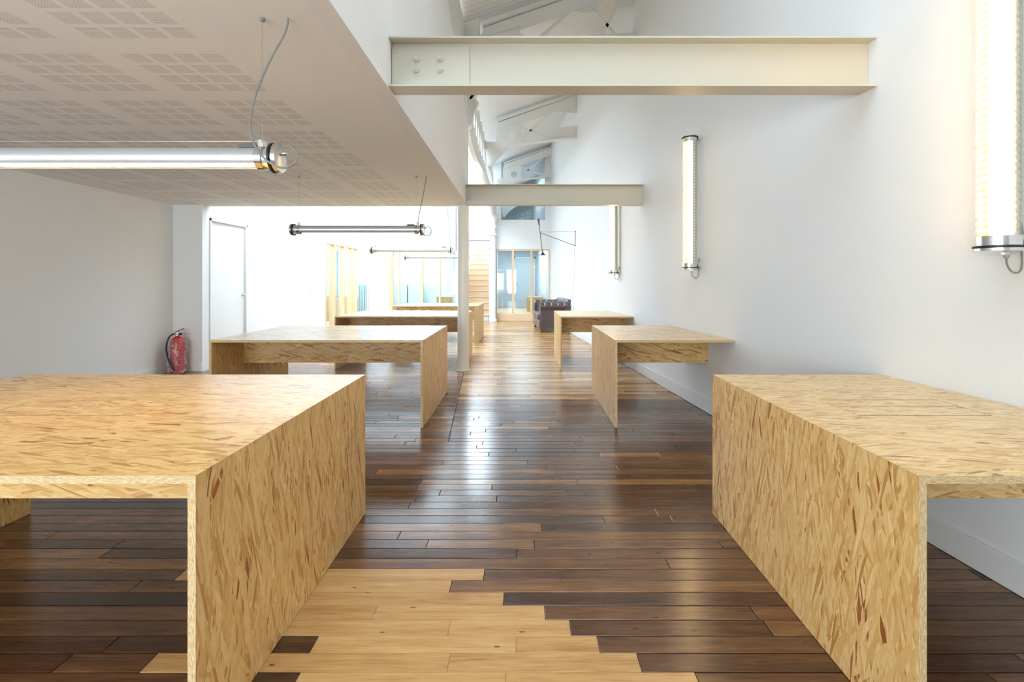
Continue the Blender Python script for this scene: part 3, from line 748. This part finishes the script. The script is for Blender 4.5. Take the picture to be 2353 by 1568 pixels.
desk('strand_board_desk', 'third wall-fixed strand board desk, next to the dark leather sofa', 7.07, D+.02, .540, rx, False, rh(.54, 7.07), GR)

# counters seen behind glass
cb = thing('osb_counter', 'pale strand board counter behind the three-pane glazed partition', 'counter', (.4, 17, .2))
x0 = P(1211, 0, 17).x; zt = P(0, 683, 17).z
MB().box(x0, wall_x(17.6)-.05, 16.9, 16.92, .207, zt-.02, 2, 1, 0, 1).build('front_panel', [OSB_SIDE, OSB_EDGE], cb)
MB().box(x0, wall_x(17.9)-.05, 16.9, 17.8, zt-.02, zt, 0, 2, 0, 1).build('worktop', [OSB, OSB_EDGE], cb)
MB().box(x0, x0+.02, 16.92, 17.8, .207, zt-.02, 2, 0, 0, 1).build('side_panel', [BROWN_V, OSB_EDGE], cb)
cb = thing('osb_cabinet', 'low strand board cabinet standing in the glazed meeting room beside the stairs', 'cabinet', (-2.5, 16, 0))
x0 = P(1003, 0, 16).x; x1 = P(1048, 0, 16).x; zt = P(0, 681, 16.6).z
MB().box(x0, x1, 16.0, 16.6, .0, zt-.02, 2, 1, 0, 0).build('carcass', [OSB_SIDE, OSB_EDGE], cb)
MB().box(x0-.005, x1, 15.99, 16.62, zt-.02, zt, 0, 2, 0, 1).build('worktop', [OSB, OSB_EDGE], cb)

# ------------------------------------------------------------------ front-facing glazing by the stairs
gq = thing('glazed_partition', 'timber framed glazed partition facing the desks, left of the staircase', 'partition', (-2.9, YL, 0))
def px2x(px, Y): return (px-VX)*Y/F
MB().box(GX0, GX1, YL+.02, YL+.10, 2.06, 2.10).build('frame_rail', OAK_H, gq, bevel=.003)
for a, b in ((893, 900), (900.5, 903.5), (915.5, 918), (966, 972), (1008, 1012), (1046, 1049.5)):
    MB().box(px2x(a, YL), px2x(b, YL), YL+.015, YL+.10, 0, 2.06).build('post', OAK_V, gq, bevel=.003)
for a, b in ((903.5, 915.5), (918, 966), (972, 1008), (1012, 1046)):
    MB().box(px2x(a, YL), px2x(b, YL), YL+.05, YL+.056, .02, 2.06).build('pane', PANE, gq)
# furniture in that room
fc = thing('filing_cabinet', 'pale grey metal cabinet behind the glazing, under the windows', 'cabinet', (-4.2, 18.2, 0))
MB().box(-4.62, -4.10, 18.0, 18.5, .0, 1.14).build('carcass', GREYM, fc, bevel=.006)
MB().box(-4.06, -3.62, 18.0, 18.5, .0, 1.14).build('carcass', GREYM, fc, bevel=.006)
# ------------------------------------------------------------------ side glazing
gs = thing('glazed_partition', 'receding glazed partition with deep timber posts in the white side wall', 'partition', (XD, 12.3, 0))
MB().box(XD-.10, XD+.005, 11.24, 13.42, DT-.045, DT).build('frame_rail', OAK_H, gs, bevel=.003)
for yy, w in ((11.265, .04), (11.80, .05), (12.42, .05), (12.98, .05), (13.38, .05)):
    MB().box(XD-.13, XD+.004, yy-w/2, yy+w/2, 0, DT-.045).build('post', OAK_V, gs, bevel=.003)
pr = None
for yy in (11.265, 11.80, 12.42, 12.98, 13.38):
    if pr is not None: MB().box(XD-.07, XD-.064, pr+.03, yy-.03, .01, DT-.05).build('pane', PANE, gs)
    pr = yy
MB().box(XD-.06, XD-.052, 13.42, 14.585, .01, DT).build('pane', PANEW, gs)
MB().box(XD-.08, XD+.004, 14.585, 14.605, 0, DT).build('edge_profile', STEEL, gs)
# brown cabinets and pale uprights behind it
cab = thing('timber_cupboard', 'low brown timber cupboard standing behind the receding glazed partition', 'cupboard', (-5.9, 15.8, 0))
MB().box(-6.58, -5.18, 15.5, 16.09, .0, .74).build('carcass', BROWN_V, cab, bevel=.004)
for xx in (-6.5, -6.0, -5.5): MB().box(xx, xx+.14, 15.95, 16.09, .745, 2.25).build('upright', GREYM if xx > -6.4 else BROWN_V, cab, bevel=.003)
rd = thing('cast_iron_radiator', 'teal column radiator behind the glass panel at the corner', 'radiator', (-4.95, 15.95, 0))
for i in range(6):
    xx = -5.16+i*.075
    MB().box(xx, xx+.042, 15.86, 16.05, .10, 1.12).build('column', TEAL, rd, bevel=.018, seg=3)
for zz in (.2, 1.0): MB().cyl((-5.15, 15.95, zz), (-4.75, 15.95, zz), .02).build('header_pipe', TEAL, rd)
MB().box(-4.72, -4.64, 15.84, 16.06, .10, 1.13).build('end_column', TEAL, rd, bevel=.02)
for xx in (-5.14, -4.68): MB().box(xx-.02, xx+.02, 15.90, 16.0, .001, .11).build('foot', TEAL, rd)

# ------------------------------------------------------------------ stairs
st = thing('staircase', 'pale wooden staircase with closed risers between the two columns', 'stairs', (-1.43, YB, 0))
sx0, sx1 = GX1+.055, -1.035
rise, go = .186, .265
for i in range(13):
    ya = YB+.06+i*go
    mb = MB().box(sx0, sx1, ya, ya+.03, i*rise, (i+1)*rise-.034); mb.build('riser', WHITE_S if i == 0 else OAK_H, st)
    MB().box(sx0, sx1, ya-.03, ya+go+.03, (i+1)*rise-.034, (i+1)*rise).build('tread', OAK_H, st, bevel=.006)
swall('wall_stair_right', MB().box(-1.033, -1.005, YB+.145, 20, 0, 3.2))
swall('wall_stair_end', MB().box(GX1, -1.0, 19.8, 20, 0, 3.2))
swall('ceiling_stair', MB().box(GX1, -1.0, YB+.3, 20, 3.1, 3.2))

# ------------------------------------------------------------------ tube pendant lamps
def pendant(label, y, z, x0, x1, ztop, cord, lit=True):
    o = thing('tube_pendant_lamp', label, 'pendant lamp', ((x0+x1)/2, y, z), 'steel tube pendant lamps')
    r = .042
    def arc_shell(a0, a1, ro, ri, xa, xb, n=20):
        mb = MB(); vs = []; fs = []
        for xx in (xa, xb):
            for rr in (ro, ri):
                for k in range(n+1):
                    a = a0+(a1-a0)*k/n; vs.append((xx, y+rr*math.cos(a), z+rr*math.sin(a)))
        m = n+1
        for k in range(n):
            fs += [(k, k+1, 2*m+k+1, 2*m+k), (m+k, 3*m+k, 3*m+k+1, m+k+1), (k, m+k, m+k+1, k+1), (2*m+k, 2*m+k+1, 3*m+k+1, 3*m+k)]
        fs += [(0, 2*m, 3*m, m), (n, m+n, 3*m+n, 2*m+n)]
        return mb.add(vs, fs, smooth=True)
    arc_shell(math.radians(-40), math.radians(220), r-.001, r-.003, x0+.03, x1-.03).build('reflector', ALU, o)
    MB().lathe([(r, 0), (r, x1-x0-.06), (r-.0015, x1-x0-.06), (r-.0015, 0)], (x0+.03, y, z), (1, 0, 0), 32, closed=True).build('glass_tube', CLEAR, o)
    MB().cyl((x0+.09, y, z-.014), (x1-.09, y, z-.014), .008, 12).build('light_strip', LEDP if lit else WREF, o)
    for xx, s in ((x0, 1), (x1, -1)):
        c = MB().lathe([(.020, -.004), (.044, 0), (.057, .004), (.058, .012), (.058, .020), (.047, .024), (.047, .034)], (xx, y, z), (s, 0, 0), 32).build('end_cap', STEEL, o)
        MB().lathe([(.050, 0), (.059, .001), (.059, .010), (.050, .011)], (xx+s*.0245, y, z), (s, 0, 0), 32, closed=True).build('gasket', RUBBER, c)
        MB().lathe([(.010, 0), (.010, .016), (.006, .020)], (xx-s*.002, y-.004, z+.018), (-s, 0, 0), 12).build('gland', STEEL, c)
        xc = xx+s*.078
        cl_ = MB().lathe([(r, 0), (r+.004, 0), (r+.004, .030), (r, .030)], (xc-.015, y, z), (1, 0, 0), 32, closed=True)
        cl_.box(xc-.012, xc+.012, y-.014, y+.014, z+r-.002, z+r+.030).build('clamp', CHROME, o, bevel=.002)
        MB().box(xc-.013, xc+.013, y-.028, y+.028, z-.034, z-.022).build('lamp_holder', AMBER, o)  # amber block imitates the warm reflection inside the collar
        MB().cyl((xc, y, z+r+.028), (xc, y, ztop), .0013, 6).build('suspension_cable', STEEL, o)
        if ztop < 3: MB().lathe([(.009, 0), (.009, .012), (.003, .016)], (xc, y, ztop-.0005), (0, 0, -1), 12).build('ceiling_anchor', GCORD, o)
    MB().box(x1-.17, x1-.10, y-.012, y+.012, z+r-.001, z+r+.012).build('driver_clip', DCORD, o, bevel=.002)
    MB().tube([(x0+.09, y, z+r+.026), (x0+.4, y, z+r+.025), (x1-.4, y, z+r+.025), (x1-.09, y, z+r+.026)], .0006, 6).build('safety_wire', STEEL, o)
    MB().tube(cord, .0042 if y < 7 else .004, 8).build('power_cord', GCORD, o)
    return o
Y1 = 2.0; z1 = P(0, 364, Y1).z
c1 = [(662, 38, 0), (655, 75, 0), (620, 140, 0), (590, 210, -.02), (576, 270, -.05), (577, 310, -.06), (592, 345, -.065), (617, 372, -.068), (650, 386, -.06), (676, 376, -.04), (682, 355, -.02), (668, 338, -.01), (652, 338, -.004)]
cord = [P(a, b, Y1+d) for a, b, d in c1]; cord[0].z = MZ-.001
x1_ = P(648, 0, Y1).x
pendant('long steel tube pendant nearest the camera, warm strip lit, hanging over the front desk', Y1, z1, x1_-1.35, x1_, MZ, cord)
Y2 = 5.0; z2 = P(0, 528, Y2).z; xb = P(975, 0, Y2).x
cord = [P(*q, Y2) for q in [(980, 405), (974, 440), (966, 480), (963, 512)]]
cord = [Vector((v.x, v.y-.05 if i > 2 else v.y, v.z)) for i, v in enumerate(cord)]; cord[0].z = MZ-.001
cord += [P(968, 528, Y2-.06), P(976, 541, Y2-.05), P(986, 541, Y2-.02), P(991, 531, Y2), P(986, 522, Y2), P(977, 523, Y2)]
pendant('steel tube pendant under the far end of the mezzanine, before the white wall', Y2, z2, P(669, 0, Y2).x, xb, MZ, cord, False)
Y3 = 8.07; z3 = P(0, 575, Y3).z; xb = P(1040, 0, Y3).x
cord = [Vector((xb-.15, Y3, SZ-.01)), Vector((xb-.13, Y3, 3.0)), Vector((xb-.06, Y3-.03, 2.2)), P(1036, 568, Y3-.05), P(1044, 572, Y3)]
pendant('steel tube pendant beyond the mezzanine, level with the side glazing', Y3, z3, P(851, 0, Y3).x, xb, SZ, cord, False)
Y4 = 10.4; z4 = P(0, 591, Y4).z; xb = P(1078, 0, Y4).x
cord = [Vector((P(1036, 0, Y4).x, Y4, SZ-.01)), P(1036, 470, Y4), P(1037, 503, Y4), P(1043, 532, Y4), P(1052, 552, Y4), P(1066, 570, Y4), P(1080, 588, Y4)]
pendant('white looking steel tube pendant farthest away, partly behind the cream column', Y4, z4, P(929, 0, Y4).x, xb, SZ, cord, False)

# ------------------------------------------------------------------ tube wall lamps
def wall_lamp(label, y, z0, z1):
    wx = wall_x(y); x = wx-.095; r = .068
    o = thing('tube_wall_lamp', label, 'wall lamp', (x, y, z0), 'lit glass tube lamps on the white wall')
    # prismatic glass with ring ridges on the room side
    n = int((z1-z0-.09)/.0145); prof = []
    for i in range(n+1):
        zz = .045+i*.0145; prof += [(r-.002, zz), (r, zz+.0072)]
    org = (x, y, z0)
    pr = prof+[(r-.006, prof[-1][1]), (r-.006, prof[0][1])]
    MB().lathe(pr, org, (0, 0, 1), 40, closed=True).build('glass_tube', RIB, o)
    # half-round white reflector on the wall side
    mb = MB(); vs = []; fs = []; m = 21; th = math.atan2(.079, 1)
    for zz in (z0+.04, z1-.04):
        for rr in (r-.008, r-.011):
            for k in range(m):
                a = -PI/2+.15+(PI-.3)*k/(m-1)-th; vs.append((x+rr*math.cos(a), y+rr*math.sin(a), zz))
    for k in range(m-1):
        fs += [(k, k+1, 2*m+k+1, 2*m+k), (m+k, 3*m+k, 3*m+k+1, m+k+1), (k, m+k, m+k+1, k+1), (2*m+k, 2*m+k+1, 3*m+k+1, 3*m+k)]
    fs += [(0, 2*m, 3*m, m), (m-1, 2*m-1, 4*m-1, 3*m-1)]
    mb.add(vs, fs, smooth=True).build('reflector', WREF, o)
    MB().cyl((x-.006, y, z0+.06), (x-.006, y, z1-.06), .012, 16).build('light_tube', LED, o)
    for zc, s in ((z0, 1), (z1, -1)):
        c = MB().lathe([(.03, -.002), (.070, 0), (.077, .004), (.077, .014), (.070, .017), (.0705, .020), (.0705, .060), (.0685, .062)], (x, y, zc), (0, 0, s), 40).build('end_cap', CHROME, o)
        MB().lathe([(.070, 0), (.079, .001), (.079, .008), (.070, .009)], (x, y, zc+s*.0155), (0, 0, s), 40, closed=True).build('gasket', RUBBER, c)
        MB().box(x+.05, wx-.001, y-.015, y+.015, zc+s*.035-.012, zc+s*.035+.012).build('wall_bracket', STEEL, o, bevel=.003)
        MB().lathe([(.012, 0), (.012, .02)], (x+.078, y-.02, zc+s*.035), (0, -1, 0), 12).build('bracket_screw', STEEL, o)
    MB().lathe([(.016, 0), (.016, .012), (.010, .016), (.008, .028)], (x+.012, y-.02, z0+.002), (0, 0, -1), 6, smooth=False).build('gland', CHROME, o)
    a = Vector((x+.012, y-.02, z0-.02))
    MB().tube([a, a+Vector((.003, 0, -.03)), a+Vector((.022, 0, -.058)), a+Vector((.048, 0, -.06)), a+Vector((.065, .005, -.035)), a+Vector((.069, .01, .02)), a+Vector((.064, .014, .10)), a+Vector((.075, .018, .13)), a+Vector((.082, .018, .09))], .0034, 8).build('power_cord', GCORD, o)
    return o
wall_lamp('large lit ribbed tube wall lamp cut by the picture edge, beside the front wall desk', 1.985, 1.352, 2.70)
wall_lamp('lit tube wall lamp hanging free on the white wall above the second wall desk', 4.93, 1.348, 2.655)
wall_lamp('lit tube wall lamp whose top is hidden behind the rear cream beam', 7.80, 1.345, 2.655)

# ------------------------------------------------------------------ counterweight wall lamp
ya = 11.46; wx = wall_x(ya)
cwl = thing('swing_arm_wall_lamp', 'black counterweighted swing-arm lamp projecting from the wall above the sofa', 'wall lamp', (wx, ya, 2.2))
pA, pB = P(1322.5, 532, ya), P(1322.5, 565, ya); pA.x = pB.x = wx-.012
pj = P(1241, 535, ya)
MB().cyl(pA, pB, .006, 8).build('wall_bar', BLACK, cwl)
MB().cyl(pA, pj+Vector((0, 0, .015)), .0025, 8).build('stay_wire', DCORD, cwl)
MB().cyl(pB, pj, .006, 8).build('arm', BLACK, cwl)
for q in (pA, pB): MB().cyl(q, (wx-.0005, ya, q.z), .012, 10).build('wall_fixing', BLACK, cwl)
t0, t1 = P(1237.5, 506, ya), P(1246.7, 582, ya)
MB().cyl(t0, t1, .007, 8).build('rod', BLACK, cwl)
MB().cyl(t0+(t0-t1).normalized()*.03, t0+(t1-t0).normalized()*.14, .024, 14, .010).build('counterweight', BLACK, cwl)
sh = MB().lathe([(.012, -.06), (.02, -.02), (.03, 0), (.075, .05), (.08, .06), (.074, .058), (.03, .008)], t1, (0.05, 0, -1), 24).build('lamp_shade', BLACK, cwl)
MB().lathe([(.03, .0), (.06, .012), (.068, .025), (.05, .045), (.02, .055)], t1+Vector((.002, 0, -.03)), (0.05, 0, -1), 20).build('bulb', BULB, cwl)
MB().tube([(pB.x-.03, ya-.006, pB.z), (wx-.03, ya-.01, pB.z-.3), (wx-.035, ya, 1.3), (wx-.06, ya+.1, .95), (wx-.03, ya+.1, .5), (wx-.022, ya+.1, .15)], .003, 6).build('power_cord', GCORD, cwl)

# ------------------------------------------------------------------ chesterfield sofa
def sofa():
    o = thing('leather_sofa', 'dark brown button-tufted leather sofa against the wall, behind the third wall desk', 'sofa', (0, 0, 0))
    Ls, Ds = 1.72, .84       # along the wall, depth
    def dimple(s, t, pts, dep, sig):
        return sum(dep*math.exp(-((s-a)**2+(t-b)**2)/(2*sig*sig)) for a, b in pts)
    # local axes: x = depth from front(0) to wall(Ds), y = length 0..Ls
    def roll(name, length, place, h_top, ra, panel_bottom, both=True):
        """rolled, tufted upholstery: profile runs from the outside panel over the roll to the inside"""
        mb = MB(); vs = []; fs = []; buttons = []
        prof = []     # (offset, height, t)
        prof += [(-.075, panel_bottom), (-.075, h_top-ra*2-.02)]
        cz = h_top-ra; cxx = -.045
        for k in range(15):
            a = math.radians(215-k*15.5); prof.append((cxx+ra*math.cos(a)*1.05, cz+ra*math.sin(a)))
        prof += [(.062, h_top-ra*1.6), (.065, h_top-.28), (.07, h_top-.36)]
        ns = max(8, int(length/.018)); pitch = .155; n_b = max(2, int(length/pitch)); pitch = length/n_b
        bts = [((i+.5)*pitch, 0) for i in range(n_b)]
        nt = len(prof)
        for i in range(ns+1):
            s = length*i/ns
            for k, (u, z) in enumerate(prof):
                du = dz = 0
                # buttons on the outer side of the roll (k~6) and inside (k~15, 18)
                ph = (s/pitch) % 1.0
                if 3 <= k <= 19:
                    cxr = u-cxx; czr = z-cz; ln = math.hypot(cxr, czr) or 1
                    d = 0
                    for kb, shift in ((6, 0), (13, .5), (18, 0)):
                        dd = min(abs(ph-.5-shift), abs(ph-.5-shift+1), abs(ph-.5-shift-1))*pitch
                        dk = (k-kb)*.024
                        d += .030*math.exp(-(dd*dd+dk*dk)/(2*.022**2))
                        d += .012*math.exp(-(dd*dd)/(2*.010**2))*math.exp(-(dk/.10)**2)
                    du = -d*cxr/ln; dz = -d*czr/ln
                vs.append(place(s, u+du, z+dz))
        for i in range(ns):
            for k in range(nt-1): fs.append((i*nt+k, (i+1)*nt+k, (i+1)*nt+k+1, i*nt+k+1))
        fs += [tuple(range(nt)), tuple(range(ns*nt, (ns+1)*nt))[::-1]]
        mb.add(vs, fs, smooth=True); ob = mb.build(name, LEATHER, o)
        bb = MB()
        for i in range(n_b):
            for kb, shift in ((6, 0), (18, 0), (13, .5)):
                s = (i+.5+shift)*pitch
                if s > length-.02: continue
                u, z = prof[kb]; cxr = u-cxx; czr = z-cz; ln = math.hypot(cxr, czr)
                q = place(s, u-.026*cxr/ln, z-.026*czr/ln)
                bb.lathe([(.001, -.008), (.009, -.005), (.012, 0), (.009, .006), (.001, .008)], q, (0, 0, 1), 8)
        bb.build('button', BUTTON, ob)
        return ob
    arm_len = Ds-.06
    # near arm (facing the camera): outside faces -y
    roll('arm', arm_len, lambda s, u, z: (.04+s, .16+u, z), .745, .095, .09)
    roll('arm', arm_len, lambda s, u, z: (.04+s, Ls-.16-u, z), .745, .095, .09)
    roll('backrest', Ls-.10, lambda s, u, z: (Ds-.15-u, .05+s, z), .80, .105, .09)
    MB().box(.02, Ds-.1, .09, Ls-.09, .085, .30).build('base', LEATHER, o, bevel=.03, seg=3)
    for i in range(2):
        a = .235+i*(Ls-.47)/2; b = a+(Ls-.47)/2-.006
        MB().box(-.01, Ds-.22, a, b, .30, .455).build('seat_cushion', LEATHER, o, bevel=.05, seg=4)
    for x in (.08, Ds-.1):
        for y in (.14, Ls-.14):
            MB().lathe([(.02, 0), (.034, .02), (.036, .05), (.024, .075), (.028, .088)], (x, y, .001), (0, 0, 1), 14).build('foot', MAHOG, o)
    o.location = (.405, 11.98, 0); o.rotation_euler = (0, 0, math.atan(.079))
    return o
sofa()

# ------------------------------------------------------------------ fire extinguisher
ex, ey = -4.585, 6.72
fe = thing('fire_extinguisher', 'red fire extinguisher in a crinkled clear plastic bag, in the wall corner', 'extinguisher', (ex, ey, 0))
MB().lathe([(.078, 0), (.085, .008), (.085, .40), (.078, .44), (.05, .475), (.028, .487), (.026, .50)], (ex, ey, .012), (0, 0, 1), 32).build('body', RED, fe)
MB().lathe([(.088, 0), (.0885, .012), (.084, .016)], (ex, ey, .002), (0, 0, 1), 28).build('base_ring', RUBBER, fe)
mb = MB().lathe([(.030, 0), (.030, .018), (.020, .022), (.020, .05)], (ex, ey, .51), (0, 0, 1), 18).box(ex-.035, ex+.03, ey-.014, ey+.014, .528, .55)
mb.build('valve', STEEL, fe, bevel=.002)
MB().bar((ex-.03, ey, .558), (ex+.085, ey, .605), .022, .012).build('lever', RED, fe, bevel=.003)
MB().bar((ex-.01, ey, .535), (ex+.085, ey, .528), .02, .010).build('carry_handle', STEEL, fe, bevel=.002)
MB().cyl((ex+.055, ey-.02, .535), (ex+.055, ey-.032, .535), .018, 16).build('gauge', RUBBER, fe)
MB().tube([(ex-.03, ey-.01, .54), (ex-.075, ey-.03, .51), (ex-.088, ey-.07, .44), (ex-.085, ey-.092, .34), (ex-.06, ey-.102, .24), (ex-.03, ey-.106, .17), (ex+.0, ey-.106, .12)], .0105, 10).build('hose', RUBBER, fe)
MB().cyl((ex-.028, ey-.107, .165), (ex+.035, ey-.107, .055), .016, 12, .011).build('nozzle', RUBBER, fe)
# bag: irregular sleeve
mb = MB(); vs = []; fs = []; n = 40; hs = [.003, .02, .06, .12, .18, .24, .30, .36, .42, .46]
for i, hh in enumerate(hs):
    for k in range(n):
        a = 2*PI*k/n
        rr = .112+.010*math.sin(a*3+i*.9)+.006*math.sin(a*7-i*1.7)+.004*math.sin(a*11+i*2.3)-(.010 if i > 7 else 0)+(.006 if i == 1 else 0)
        vs.append((ex+rr*math.cos(a), ey+rr*math.sin(a)*1.05, hh))
for i in range(len(hs)-1):
    for k in range(n): fs.append((i*n+k, i*n+(k+1) % n, (i+1)*n+(k+1) % n, (i+1)*n+k))
mb.add(vs, fs, smooth=True).build('plastic_bag', BAG, fe, recalc=False)

# ------------------------------------------------------------------ daylight and added fill lights
w = bpy.data.worlds.new('world'); S.world = w; w.use_nodes = True
nt = w.node_tree; nt.nodes.clear()
bg = nt.nodes.new('ShaderNodeBackground'); wo = nt.nodes.new('ShaderNodeOutputWorld')
bg.inputs[0].default_value = (.88, .94, 1, 1); bg.inputs[1].default_value = 2.5
nt.links.new(bg.outputs[0], wo.inputs[0])
def area(name, loc, rot, sx, sy, power, col):
    l = bpy.data.lights.new(name, 'AREA'); l.shape = 'RECTANGLE'; l.size = sx; l.size_y = sy; l.energy = power; l.color = col
    o = bpy.data.objects.new(name, l); COL.objects.link(o); o.location = loc; o.rotation_euler = rot; return o
DAY = (.73, .865, 1.0)
area('skylight_daylight', ((SX0+SX1)/2, (SY0+SY1)/2, SZ+.16), (0, 0, 0), SX1-SX0, SY1-SY0, 320, DAY)
area('window_daylight', (-2.45, -2.95, 1.2), (PI/2, 0, 0), 4.2, 1.6, 86, (1.0, .985, .96))  # fill from the unseen front window, placed to light soffit and left wall
area('gable_window_daylight', ((TX0+TX1)/2, YB+.25, (TZ0+TZ1)/2), (-PI/2, 0, 0), TX1-TX0, TZ1-TZ0, 36, DAY)
area('meeting_room_daylight', (-4.1, 18.8, 1.85), (-PI/2, 0, 0), 1.6, 1.4, 60, DAY)
def room_fill(name, x, y, z, sx, sy, power, col=DAY): return area(name, (x, y, z), (0, 0, 0), sx, sy, power, col)  # bare area light brightening a room, no fitting built
area('roof_window_daylight', (.5, .9, roof_z(.5)+.14), (0, -math.atan(.345), 0), 1.6, 4.2, 8, DAY)  # added fill through the unseen roof window
room_fill('office_ceiling_light', 0, 17.5, 2.40, 1.0, 2.0, 32)  # fill to lighten the office seen through the glass
room_fill('upper_room_light', 0, 18.2, 5.0, 1.0, 3.0, 15)  # added to brighten the lunette and truss openings
room_fill('stair_ceiling_light', -1.45, 17.6, 3.08, .6, 2.4, 22)  # added to lift the dark stairs, stands for no known lamp
room_fill('side_room_ceiling_light', -5.5, 12.5, 2.73, 1.2, 4.0, 110)  # fill to brighten the room behind the side glazing
room_fill('meeting_room_ceiling_light', -3.6, 16.6, 2.73, 2.4, 2.0, 60)  # fill for the interior behind the front-facing glazing
